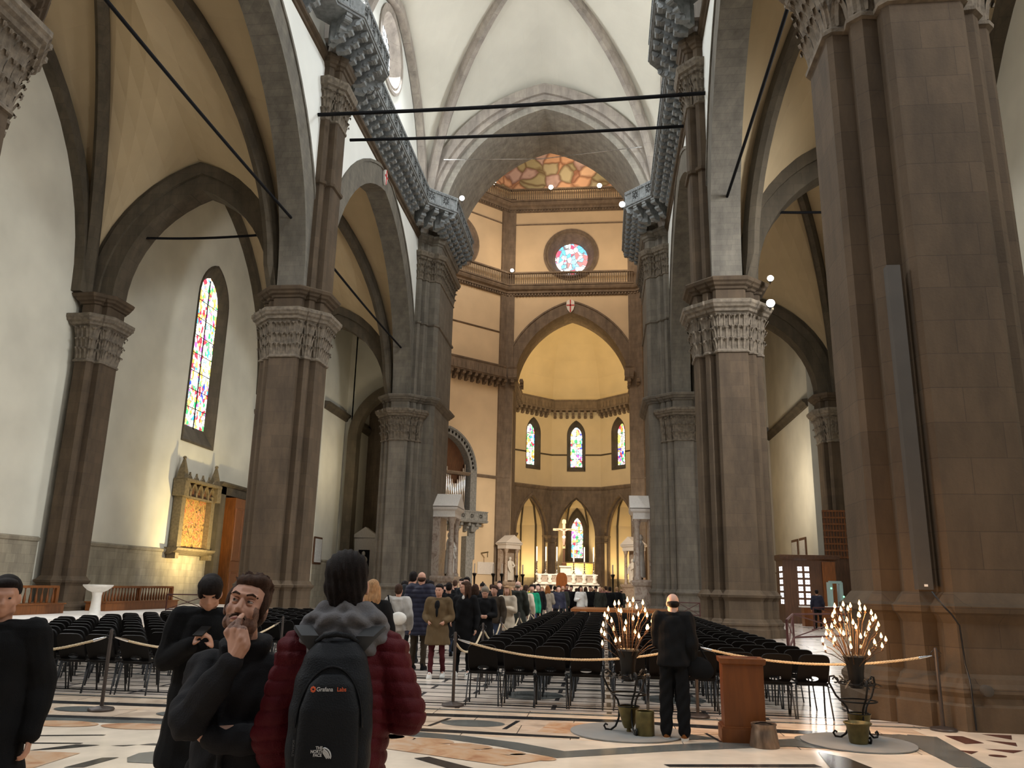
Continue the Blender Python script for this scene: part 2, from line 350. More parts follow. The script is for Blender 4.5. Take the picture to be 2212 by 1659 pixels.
def leaves(mb, P, z, d, h, sp, out=.17, keep=None, fn=None, mi=None):
    fn = fn or (lambda a, b, zz: (a, b, zz)); Q = offpoly(P, d); n = len(Q)
    A = sum(Q[i][0]*Q[(i+1) % n][1]-Q[(i+1) % n][0]*Q[i][1] for i in range(n)); sg = 1 if A > 0 else -1
    prof = [(-.02, 0, .46), (.02, .55, .5), (.07, .85, .5), (out*.75, 1.02, .46), (out, .95, .34), (out*.85, .8, .16)]
    for i in range(n):
        a = Vector(Q[i]); b = Vector(Q[(i+1) % n]); e = b-a; ln = e.length
        if ln < .12 or (keep and not keep((a+b)/2)): continue
        e.normalize(); nn = Vector((e.y, -e.x))*sg; k = max(1, round(ln/sp)); w = ln/k
        for j in range(k):
            c = a+e*(w*(j+.5)); hh = h*random.uniform(.9, 1.08); rs = []
            for q, zz, ww in prof:
                rs.append([fn(*(c+e*(t*ww*w*1.9)+nn*(q+(.035 if t == 0 else 0))), z+zz*hh) for t in (-.5, -.25, 0, .25, .5)])
            mb.loft(rs, (0, 0), mi, close=False)
def arc_pts(hs, h, n=12, t=0):
    """pointed arch, half span hs, rise h, offset t outward; right spring -> apex -> left spring, as (s, z)"""
    r = (h*h+hs*hs)/(2*hs); c = r-hs; R = r+t
    a1 = math.acos(min(1, c/R)); pts = [(R*math.cos(a1*k/n)-c, R*math.sin(a1*k/n)) for k in range(n+1)]
    return pts+[(-x, z) for x, z in pts[-2::-1]]
def arch_solid(mb, hs, h, t, fn, w0, w1, zs, n=12, mi=None):
    I = arc_pts(hs, h, n); O = arc_pts(hs, h, n, t)
    mb.loft([[fn(a[0], w, zs+a[1]) for a, w in ((i, w0), (o, w0), (o, w1), (i, w1))] for i, o in zip(I, O)], (1, 1), mi)
def arch_wall(mb, hs, h, t, S, top, fn, w, zs, n=12, mi=None, rev=False):
    """flat wall face above an arch, out to half width S and up to top"""
    O = arc_pts(hs, h, n, t); vs = []; fs = []
    for s, z in O:
        vs += [fn(s, w, zs+z), fn(s, w, top)]
    for i in range(len(O)-1): fs.append((2*i, 2*i+1, 2*i+3, 2*i+2))
    k = len(vs); e = O[0][0]; last = len(O)-1
    vs += [fn(S, w, zs), fn(S, w, top), fn(-S, w, zs), fn(-S, w, top)]
    fs += [(0, k, k+1, 1), (2*last, 2*last+1, k+3, k+2)]
    mb.add(vs, fs, mi)
def gshape(k):
    R = (k*k+1)/2; c = R-1; g0 = math.sqrt(R*R-c*c)
    return lambda t: math.sqrt(max(0, R*R-(abs(t)+c)**2))/g0
# ---------------------------------------------------------------- setting: piers
TRIM = [0]
def trim(mb, mats, smooth=None):
    TRIM[0] += 1; return struct(mb.obj('trim_%d' % TRIM[0], mats, smooth=smooth))
Q = [(1.31, .54), (1.23, .62), (.97, .62), (1.0, .86), (.86, 1.0), (.62, .97), (.62, 1.23), (.54, 1.31)]
P4 = Q+[(-b, a) for a, b in Q]+[(-a, -b) for a, b in Q]+[(b, -a) for a, b in Q]
UP = [(.3, -.97), (.62, -.97), (.86, -1.0), (1.0, -.86), (.97, -.62), (1.23, -.62), (1.31, -.54), (1.31, .54), (1.23, .62), (.97, .62), (1.0, .86), (.86, 1.0), (.62, .97), (.3, .97)]
MASS = [(1.0, -.5), (1.28, -.5), (1.42, -.25), (1.85, -.25), (2.1, .1), (2.1, 5.2), (-1.0, 5.2), (-1.0, .3), (1.0, .3)]
PED = [(0, .34), (.30, .34), (.33, .27), (.40, .26), (.46, .30), (.52, .29), (.57, .22), (.63, .19), (.68, .09), (1.30, .09), (1.36, .13), (1.41, .17), (1.44, .23), (1.52, .25), (1.56, .16), (1.60, .12), (1.66, .06), (1.70, .01)]
PED = [(z, d*.74) for z, d in PED]
SHA = [(1.70, 0), (10.84, 0)]
CAPR = [(10.84, .0), (10.86, .07), (10.92, .08), (10.96, .03), (11.0, .02), (11.9, .07), (12.4, .17), (12.46, .22), (12.50, .30), (12.60, .33), (12.66, .42), (12.74, .45), (12.80, .50), (12.93, .50), (12.98, .40), (13.02, .05)]
IMPR = [(13.02, .02), (13.48, .02), (13.52, .09), (13.60, .12), (13.66, .22), (13.74, .26), (13.80, .34), (13.92, .38), (13.97, .34), (14.02, .02)]
USH = [(14.02, 0), (19.05, 0), (19.1, .09), (19.22, .11), (19.28, 0), (22.30, 0)]
UCAP = [(22.30, 0), (22.33, .06), (22.42, .07), (22.46, .02), (23.4, .06), (23.75, .14), (23.8, .22), (23.92, .26), (23.98, .36), (24.1, .40), (24.2, .44), (24.32, .44), (24.38, .05)]
UIMP = [(24.38, .02), (25.05, .02), (25.1, .08), (25.2, .12), (25.26, .2), (25.4, .24), (25.48, .3), (25.66, .32), (25.72, .02)]
def part(name, root, P, prof, mats, fn=None, leafrows=None, keep=None, smooth=None):
    mb = MB(); rings(mb, P, prof, fn=fn)
    if leafrows:
        for z, d, h, sp, out in leafrows: leaves(mb, P, z, d, h, sp, out, keep, fn)
    return mb.obj(name, mats, root, smooth)
LOWL = [(11.0, .03, .46, .21, .15), (11.46, .06, .46, .21, .17), (11.93, .10, .46, .21, .20)]
UPL = [(22.46, .03, .46, .26, .16), (22.95, .06, .44, .26, .18), (23.38, .09, .4, .26, .2)]
def make_pier(label, loc, rz):
    t = thing('compound_pier', label, 'pillar', loc, rz, None)
    part('pedestal', t, P4, PED, M['pier']); part('shaft', t, P4, SHA, M['pier'])
    part('capital', t, P4, CAPR, M['cap'], leafrows=LOWL); part('impost', t, P4, IMPR, M['pier'])
    part('upper_shaft', t, UP, USH, M['pier']); part('upper_capital', t, UP, UCAP, M['cap'], leafrows=UPL, keep=lambda c: c.x > .45)
    part('upper_impost', t, UP, UIMP, M['pier']); part('gallery_pilaster', t, UP, [(25.72, -.1), (27.5, -.1)], M['pier'])
    return t
pR3 = make_pier('nearest compound stone pier filling the picture beside the farther candle stand', (9.29, 12.92, 0), PI)
dup(pR3, (-9.29, 12.92, 0), 0, 'stone pier whose carved capital juts into the top left corner')
dup(pR3, (-9.29, 32.7, 0), 0, 'clustered stone pier standing between the tall stained window and the nave crowd')
dup(pR3, (9.29, 32.7, 0), PI, 'clustered stone pier with a bright floodlight on its capital, behind the chairs')
for s in (-1, 1):
    fn = lambda a, b, z, s=s: (s*(9.29-a), 52.48+b, z)
    t = thing('crossing_pier', 'massive crossing pier on the %s of the crowd, carrying the end of the nave gallery' % ('left' if s < 0 else 'right'), 'pillar')
    for nm, pr, mt in (('pedestal', PED, 'pierD'), ('shaft', SHA, 'pierD'), ('impost', IMPR, 'pierD')): part(nm, t, P4, pr, M[mt], fn)
    part('capital', t, P4, CAPR, M['cap'], fn, LOWL, keep=lambda c: c.y < .3 and c.x < 1.2)
    part('upper_shaft', t, UP, USH, M['pierD'], fn)
    part('pier_mass', t, MASS, PED[:-1]+[(1.70, .01), (1.72, 0), (13.48, 0)]+IMPR[2:]+USH[1:], M['pierD'], fn)
    part('upper_capital', t, UP, UCAP, M['cap'], fn, UPL, keep=lambda c: c.x > .45 and c.y < 0)
    part('mass_capital', t, MASS, UCAP, M['cap'], fn, UPL, keep=lambda c: c.x > 1.05)
    part('upper_impost', t, UP, UIMP, M['pierD'], fn); part('mass_impost', t, MASS, UIMP+[(27.6, .0)], M['pierD'], fn)
# responds on the aisle walls
for s in (-1, 1):
    for y in (12.92, 32.7, 52.48):
        fn = lambda a, b, z, s=s, y=y: (s*(19.21-a), y+b, z)
        lab = ('right' if s > 0 else 'left', {12.92: 'beside the viewer', 32.7: 'nearer the viewer', 52.48: 'at the far end'}[y])
        t = thing('wall_pier', 'clustered stone half pier against the %s aisle wall %s' % lab, 'pillar')
        for nm, pr, mt in (('pedestal', PED, 'pier'), ('shaft', SHA, 'pier'), ('impost', IMPR, 'pier')): part(nm, t, UP, pr, M[mt], fn)
        part('capital', t, UP, CAPR, M['cap'], fn, LOWL, keep=lambda c: c.x > .4)
# ---------------------------------------------------------------- arches, walls and vaults of the nave and aisles
BAYS = ((12.92, 32.7), (32.7, 52.48))
def lancet(fn, hs, z0, zs, rise, win, hs2, z02, depth, mats_s, mat_g, band=.0, proud=.06, n=8, lead=True):
    """splayed window: outer outline -> recessed glass. fn(s,d,z), d>0 goes into the wall"""
    def outline(h, zb, rs, zsp): return [(h, zb)]+[(a, zsp+b) for a, b in arc_pts(h, rs, n)]+[(-h, zb)]
    O = outline(hs, z0, rise, zs); I = outline(hs2, z02, rise*hs2/hs, zs); B = outline(hs+band, z0-band, rise*(hs+band)/hs, zs)
    mb = MB()
    f = lambda P, d: [fn(a, d, z) for a, z in P]
    if band: mb.loft([f(B, 0), f(B, -proud), f(O, -proud), f(O, 0)], (0, 0))
    mb.loft([f(O, -proud if band else 0), f(I, depth)], (0, 0))
    fr = struct(mb.obj('window_%d' % (len(WINS)+1), mats_s)); WINS.append(fr)
    g = MB(); g.add(f(I, depth-.02), [tuple(range(len(I)))]); g.obj('stained_glass', mat_g, fr)
    if lead:
        q = MB(); hh = zs-z02
        q.box(tuple(Vector(fn(0, depth-.05, (zs+z02)/2+rise*.2))), (.05, .05, hh+rise*.9))
        k = max(3, int(hh/1.0))
        for i in range(1, k+1):
            a = Vector(fn(-hs2, depth-.05, z02+hh*i/k)); b = Vector(fn(hs2, depth-.05, z02+hh*i/k)); q.tube([a, b], .025, 4)
        q.obj('window_bars', M['iron'], fr)
    return fr
WINS = []
def wall_holes(name, fn, s0, s1, z0, z1, holes, mat_, n=8):
    """holes: (centre s, half width, bottom, spring, rise)"""
    mb = MB(); q = lambda a, b, c, d: mb.add([fn(a, 0, c), fn(b, 0, c), fn(b, 0, d), fn(a, 0, d)], [(0, 1, 2, 3)])
    x = s0
    for cs, hs, zb, zs, rise in sorted(holes):
        q(x, cs-hs, z0, z1); 
        if zb > z0: q(cs-hs, cs+hs, z0, zb)
        arch_wall(mb, hs, rise, 0, hs, z1, lambda s, w, z, cs=cs: fn(cs+s, w, z), 0, zs, n)
        x = cs+hs
    q(x, s1, z0, z1)
    return struct(mb.obj(name, mat_))
hA, rA = 8.58, 10.35
for s in (-1, 1):
    side = 'left' if s < 0 else 'right'
    for bi, (y0, y1) in enumerate(BAYS):
        yc = (y0+y1)/2; f = lambda q, w, z, yc=yc, s=s: (s*(9.29-w), yc+q, z)
        mb = MB(); arch_solid(mb, hA, rA, 1.25, f, -.54, .66, 14.02, 14); arch_solid(mb, hA+1.15, rA+1.2, .16, f, .6, .72, 14.02, 14)
        trim(mb, M['arch'])
        mb = MB(); arch_wall(mb, hA, rA, 1.1, 9.3, 28.2, f, .62, 14.02, 14); arch_wall(mb, hA, rA, 1.1, 9.3, 26.6, f, -.5, 14.02, 14)
        struct(mb.obj('wall_arcade_%s_%d' % (side, bi+1), M['cler']))
        # string under the gallery
        mb = MB(); mb.loft([[f(q, .60+o, z) for o, z in ((0, 25.25), (.09, 25.3), (.12, 25.42), (.24, 25.5), (.26, 25.66), (0, 25.72))] for q in (-8.9, 8.9)], (1, 1)); trim(mb, M['pier'])
        # clerestory with oculus
        mb = MB(); n = 32; vs = []; fs = []; cz, r = 33.6, 2.6; S, Z0, Z1 = 9.3, 27.5, 41.5; ycc = yc-.6
        for k in range(n):
            an = 2*PI*k/n; c, d = math.cos(an), math.sin(an)
            m = min((S+ (0.6 if c > 0 else -0.6))/abs(c) if abs(c) > 1e-6 else 1e9, ((Z1-cz) if d > 0 else (cz-Z0))/abs(d) if abs(d) > 1e-6 else 1e9)
            vs += [f(-.6+r*c, .6, cz+r*d), f(-.6+m*c, .6, cz+m*d)]
        for k in range(n): fs.append((2*k, 2*k+1, 2*((k+1) % n)+1, 2*((k+1) % n)))
        mb.add(vs, fs); 
        struct(mb.obj('wall_clerestory_%s_%d' % (side, bi+1), M['cler']))
        mb = MB(); R = []
        for rr, d in ((2.62, .6), (2.68, .72), (2.5, .74), (2.35, .66), (2.2, .70), (2.1, .5), (1.75, .05)):
            R.append([f(-.6+rr*math.cos(2*PI*k/n), d, cz+rr*math.sin(2*PI*k/n)) for k in range(n)])
        mb.loft(R, (0, 0)); fr = struct(mb.obj('window_%d' % (len(WINS)+1), M['ribN'])); WINS.append(fr)
        g = MB(); g.add(R[-1], [tuple(range(n))]); g.obj('clear_glass', M['clear'], fr)
        q = MB(); 
        for k in range(-2, 3):
            h = math.sqrt(1.75**2-(k*.6)**2); q.tube([f(-.6+k*.6, .09, cz-h), f(-.6+k*.6, .09, cz+h)], .02, 4); q.tube([f(-.6-h, .09, cz+k*.6), f(-.6+h, .09, cz+k*.6)], .02, 4)
        q.obj('window_bars', M['iron'], fr)
        # aisle vault
        gT, gL, gD = gshape(6.7/4.75), gshape(11.8/9.4), gshape(12.3/10.5)
        def vz(u, v, Ht, Hl, Hd, gT, gL, gD, z0):
            a, b = abs(u), abs(v)
            if b >= a: e = (b-a)/(1-a) if a < 1 else 0; return z0+Hd*gD(a)*(1-e)+Ht*gT(a)*e
            e = (a-b)/(1-b); return z0+Hd*gD(b)*(1-e)+Hl*gL(b)*e
        def vault(name, xc, hx, yc, hy, Ht, Hl, Hd, gT, gL, gD, z0, m, n=20):
            ts = [math.sin(PI/2*(2*i/n-1)) for i in range(n+1)]
            mb = MB(); vs = [(xc+hx*u, yc+hy*v, vz(u, v, Ht, Hl, Hd, gT, gL, gD, z0)) for u in ts for v in ts]; fs = []
            for i in range(n):
                for j in range(n):
                    a = i*(n+1)+j; b = a+1; c = a+n+2; d = a+n+1
                    fs += [(a, b, c), (a, c, d)] if (i < n/2) == (j < n/2) else [(a, b, d), (b, c, d)]
            mb.add(vs, fs); return struct(mb.obj(name, m))
        def ribs(xc, hx, yc, hy, Hd, gD, z0, wd, dp, m, n=16):
            for sx in (-1, 1):
                R = []
                for i in range(2*n+1):
                    t = math.sin(PI/2*(i/n-1)); c = Vector((xc+hx*t*sx, yc+hy*t, z0+Hd*gD(t))); e = Vector((hy, -hx*sx, 0)).normalized()*wd/2
                    tt = min(.999, max(-.999, t)); dz = (gD(min(.999, abs(tt)+.002))-gD(abs(tt)))*Hd/(.002*math.hypot(hx, hy))*(1 if tt > 0 else -1)
                    tan = Vector((hx*sx, hy, 0)).normalized()+Vector((0, 0, dz)); tan.normalize(); nd = tan.cross(e.normalized()); nd = nd if nd.z < 0 else -nd
                    R.append([c+e-nd*.1, c+e+nd*dp*.55, c+e*.45+nd*dp, c-e*.45+nd*dp, c-e+nd*dp*.55, c-e-nd*.1])
                mb = MB(); mb.loft(R, (1, 1)); trim(mb, m)
        xc = s*14.6
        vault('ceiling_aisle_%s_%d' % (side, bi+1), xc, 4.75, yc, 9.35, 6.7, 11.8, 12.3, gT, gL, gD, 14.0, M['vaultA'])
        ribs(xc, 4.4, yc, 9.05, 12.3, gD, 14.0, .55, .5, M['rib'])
        # wall rib of the aisle
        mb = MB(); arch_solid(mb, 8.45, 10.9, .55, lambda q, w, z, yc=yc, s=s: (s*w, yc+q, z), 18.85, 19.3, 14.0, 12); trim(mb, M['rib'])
        # nave rib along the clerestory wall
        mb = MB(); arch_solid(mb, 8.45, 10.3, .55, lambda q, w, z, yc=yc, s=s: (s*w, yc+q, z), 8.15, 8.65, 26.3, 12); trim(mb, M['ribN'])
    for y in (12.92, 32.7, 52.48):
        f = lambda q, w, z, y=y, s=s: (s*14.25+q, y+w, z)
        mb = MB(); arch_solid(mb, 3.66, 5.2, 1.45, f, -.54, .54, 14.02, 10); arch_solid(mb, 4.3, 5.95, .5, f, -.68, .68, 14.02, 10); trim(mb, M['rib'])
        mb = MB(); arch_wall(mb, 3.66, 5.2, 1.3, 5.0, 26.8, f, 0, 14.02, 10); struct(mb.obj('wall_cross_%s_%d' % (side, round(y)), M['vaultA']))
# nave vault
for bi, (y0, y1) in enumerate(BAYS):
    yc = (y0+y1)/2; gT, gL, gD = gshape(11.6/8.7), gshape(11.2/9.2), gshape(14.6/12.6)
    vault('ceiling_nave_%d' % (bi+1), 0, 8.7, yc, 9.4, 11.6, 11.2, 14.6, gT, gL, gD, 26.0, M['vaultN'], 24)
    ribs(0, 8.3, yc, 9.0, 14.6, gD, 26.0, .62, .55, M['ribN'], 20)
for y in (12.92, 32.7):
    mb = MB(); f = lambda q, w, z, y=y: (q, y+w, z); arch_solid(mb, 7.9, 10.2, 1.1, f, -.55, .55, 26.5, 14); trim(mb, M['ribN'])
# crossing arch, two orders and a deep soffit
f = lambda q, w, z: (q+.12, w, z)
mb = MB(); arch_solid(mb, 7.2, 9.2, 1.3, f, 51.7, 57.9, 26.2, 20); trim(mb, M['archX'])
mb = MB(); arch_solid(mb, 7.75, 9.75, .55, f, 51.35, 51.75, 26.2, 20); arch_solid(mb, 8.2, 10.15, .75, f, 51.1, 51.9, 26.2, 20); trim(mb, M['ribN'])
mb = MB(); arch_wall(mb, 7.2, 9.2, 1.1, 21, 55, f, 57.75, 26.2, 20); arch_wall(mb, 7.2, 9.2, 1.2, 9.5, 44, f, 51.9, 26.2, 20); struct(mb.obj('wall_crossing', M['cler']))
# the passages from the aisles to the octagon
for s in (-1, 1):
    side = 'left' if s < 0 else 'right'
    fw = lambda q, d, z, s=s: (s*(19.3+d), q, z)
    holes = [(43.95, 1.78, 9.35, 17.9, 2.35), (22.0, 1.78, 9.35, 17.9, 2.35)]
    wall_holes('wall_%s' % side, fw, -8, 52.6, 0, 27, holes, M['plas'])
    for c in (43.95, 22.0):
        lancet(lambda q, d, z, c=c, fw=fw: fw(q+c, d, z), 1.78, 9.35, 17.9, 2.35, None, 1.30, 10.3, .42, M['rib'], M['glassA'], .12)
    # dado
    mb = MB()
    for a, b in ((13.9, 31.7), (33.7, 46.4), (51.0, 51.5)):
        mb.loft([[(s*(19.3-o), y, z) for o, z in ((0, 0), (.06, 0), (.06, 3.05), (.12, 3.08), (.16, 3.2), (.05, 3.26), (0, 3.26))] for y in (a, b)], (1, 1))
    struct(mb.obj('baseboard_%s' % side, M['dado']))
    # passage beyond the last arch: side wall, end wall
    mb = MB()
    x1 = 17.55 if s > 0 else 15.2
    mb.add([(s*x1, 53.2, 0), (s*x1, 66, 0), (s*x1, 66, 27), (s*x1, 53.2, 27), (s*19.3, 53.2, 0), (s*19.3, 53.2, 27)], [(0, 1, 2, 3), (0, 4, 5, 3)])
    struct(mb.obj('wall_passage_%s' % side, M['plas']))
    mb = MB(); mb.loft([[(s*(x1-o), y, z) for o, z in ((0, 13.5), (.12, 13.55), (.2, 13.75), (.36, 13.85), (.38, 14.0), (0, 14.05))] for y in (53.2, 66)], (1, 1)); trim(mb, M['rib'])
    mb = MB(); mb.loft([[(s*(x1-o), y, z) for o, z in ((0, 0), (.06, 0), (.06, 3.0), (.14, 3.1), (0, 3.2))] for y in (53.2, 66)], (1, 1)); struct(mb.obj('baseboard_passage_%s' % side, M['dado']))
mb = MB()
mb.add([(-8.1, 57.8, 27), (-19.3, 57.8, 27), (-19.3, 69, 27), (8.6, 57.8, 27), (19.3, 57.8, 27), (19.3, 69, 27), (-7.2, 52.6, 27), (-19.3, 52.6, 27), (7.2, 52.6, 27), (19.3, 52.6, 27)], [(0, 1, 2), (3, 4, 5), (6, 7, 1, 0), (8, 9, 4, 3)])
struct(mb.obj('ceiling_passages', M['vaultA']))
# left passage: doorway with a tall arch and darker stone beyond
mb = MB(); f = lambda q, w, z: (-12.2+q, w, z)
arch_solid(mb, 1.9, 3.2, .7, f, 57.6, 58.6, 12.2, 10)
for q in (-1, 1): mb.box((-12.2+q*2.25, 58.1, 6.1), (.7, 1.0, 12.2))
trim(mb, M['rib'])
mb = MB(); mb.add([(-15.3, 58.2, 0), (-14.7, 58.2, 0), (-14.7, 58.2, 27), (-15.3, 58.2, 27), (-9.8, 58.2, 0), (-8.6, 58.2, 0), (-8.6, 58.2, 27), (-9.8, 58.2, 27)], [(0, 1, 2, 3), (4, 5, 6, 7)])
arch_wall(mb, 1.9, 3.2, .6, 2.6, 27, f, 58.2, 12.2, 10); struct(mb.obj('wall_left_doorway', M['plas']))
mb = MB(); mb.add([(-9.3, 58.3, 0), (-15.2, 64.2, 0), (-15.2, 64.2, 22), (-9.3, 58.3, 22)], [(0, 1, 2, 3)]); struct(mb.obj('wall_left_recess', M['octS']))
# ---------------------------------------------------------------- octagon
OC = (.25, 77.85); OA = 20.15; HS = OA*math.tan(PI/8)
def octfn(k, c=OC, ap=OA):
    an = PI/2+k*PI/4; D = Vector((math.cos(an), math.sin(an), 0)); S = Vector((D.y, -D.x, 0)); O = Vector((c[0], c[1], 0))
    return lambda s, d, z: tuple(O+D*(ap+d)+S*s+Vector((0, 0, z)))
DIRN = ['east', 'north_east', 'north', 'north_west', 'west', 'south_west', 'south', 'south_east']
def round_wall(name, f, S, z0, z1, cz, r, m, n=32):
    vs = []; fs = []; mb = MB()
    angs = sorted([2*PI*k/n for k in range(n)]+[math.atan2((z1 if b > 0 else z0)-cz, a*S) % (2*PI) for a in (-1, 1) for b in (-1, 1)])
    for an in angs:
        c, d = math.cos(an), math.sin(an)
        q = min(S/abs(c) if abs(c) > 1e-6 else 1e9, ((z1-cz) if d > 0 else (cz-z0))/abs(d) if abs(d) > 1e-6 else 1e9)
        vs += [f(r*c, 0, cz+r*d), f(q*c, 0, cz+q*d)]
    k = len(angs)
    for i in range(k): fs.append((2*i, 2*i+1, 2*((i+1) % k)+1, 2*((i+1) % k)))
    mb.add(vs, fs); return struct(mb.obj(name, m))
for k in (0, 1, 2, 3, 5, 6, 7):
    f = octfn(k); nm = DIRN[k]; cz = 43.9
    if k == 0: wall_holes('wall_'+nm, f, -HS, HS, 0, 39, [(.05, 7.3, 0, 26.0, 9.9)], M['oct'], 20)
    elif k == 1: wall_holes('wall_'+nm, f, -HS, HS, 0, 39, [(0, 3.3, 9.0, 14.8, 4.2)], M['oct'], 12)
    else: wall_holes('wall_'+nm, f, -HS, HS, 0, 39, [], M['oct'])
    round_wall('wall_drum_'+nm, f, HS, 39, 53.2, cz, 3.35, M['oct'])
    if k in (0, 1, 7, 2):
        mb = MB(); n = 36; R = []
        for rr, d in ((3.55, 0), (3.6, -.16), (3.35, -.2), (3.2, -.05), (3.05, -.1), (2.95, 0), (2.15, 1.5)):
            R.append([f(rr*math.cos(2*PI*j/n), d, cz+rr*math.sin(2*PI*j/n)) for j in range(n)])
        mb.loft(R, (0, 0), 0); fr = struct(mb.obj('window_%d' % (len(WINS)+1), M['octS'])); WINS.append(fr)
        g = MB(); g.add(R[-1], [tuple(range(n))]); g.obj('stained_glass', M['glassO'], fr)
    # corner pilaster, strings
    mb = MB()
    for sg in (-1, 1): mb.loft([[f(sg*(HS-o), d, z) for o, d in ((0, .1), (0, -.28), (1.05, -.28), (1.05, .1))] for z in (0, 52)], (1, 1))
    struct(mb.obj('trim_pilaster_'+nm, M['octS']))
    for z, o in ((14.6, .28), (33.2, .14), (48.3, .12)):
        if z == 33.2 and k == 0: continue
        a, b = (-HS, HS)
        for a, b in (((-HS, -7.4), (7.4, HS)) if (k == 0 and z < 34) else ((-HS, HS),)):
            mb = MB(); mb.loft([[f(q, d, zz) for d, zz in ((.02, z-o), (-o*.6, z-o*.7), (-o*1.2, z), (-o*1.2, z+o*.3), (.02, z+o*.5))] for q in (a, b)], (1, 1)); trim(mb, M['octS'])
    # cornices with dentils under the two balustrades
    for zb in (38.15, 50.0):
        mb = MB(); mb.loft([[f(q*(HS+.0), d, zb+z) for d, z in ((.02, 0), (-.15, .05), (-.2, .3), (-.45, .35), (-.5, .6), (-.8, .75), (-.95, 1.0), (-1.0, 1.15), (.02, 1.2))] for q in (-1, 1)], (1, 1))
        if k in (0, 1, 7):
            nd = 42
            for i in range(nd): mb.box(Vector(f((i+.5)/nd*2*HS-HS, -.32, zb+.18)), (.2, .2, .2), rz=k*PI/4)
        trim(mb, M['octS'])
# dome
mb = MB(); rr = []
for i in range(13):
    t = i/12; z = 53.2+34*math.sin(t*PI/2*.92); ap = OA*(1.0-.0*t)*max(.08, math.cos(t*PI/2*.92)**.85)
    rr.append([(OC[0]+ap/math.cos(PI/8)*math.cos(PI/8+j*PI/4), OC[1]+ap/math.cos(PI/8)*math.sin(PI/8+j*PI/4), z) for j in range(8)])
mb.loft(rr, (0, 1)); struct(mb.obj('ceiling_dome', M['fresco']))
# east arch and shield
f = octfn(0)
mb = MB(); g = lambda q, w, z: f(q+.05, w, z)
arch_solid(mb, 7.3, 9.9, 1.45, g, -.12, 4.2, 26.0, 20); arch_solid(mb, 8.7, 11.3, .2, g, -.25, 0, 26, 20)
for s in (-1, 1): mb.box(Vector(f(.05+s*8.0, 2.0, 13)), (1.35, 4.1, 26))
trim(mb, M['octS'])
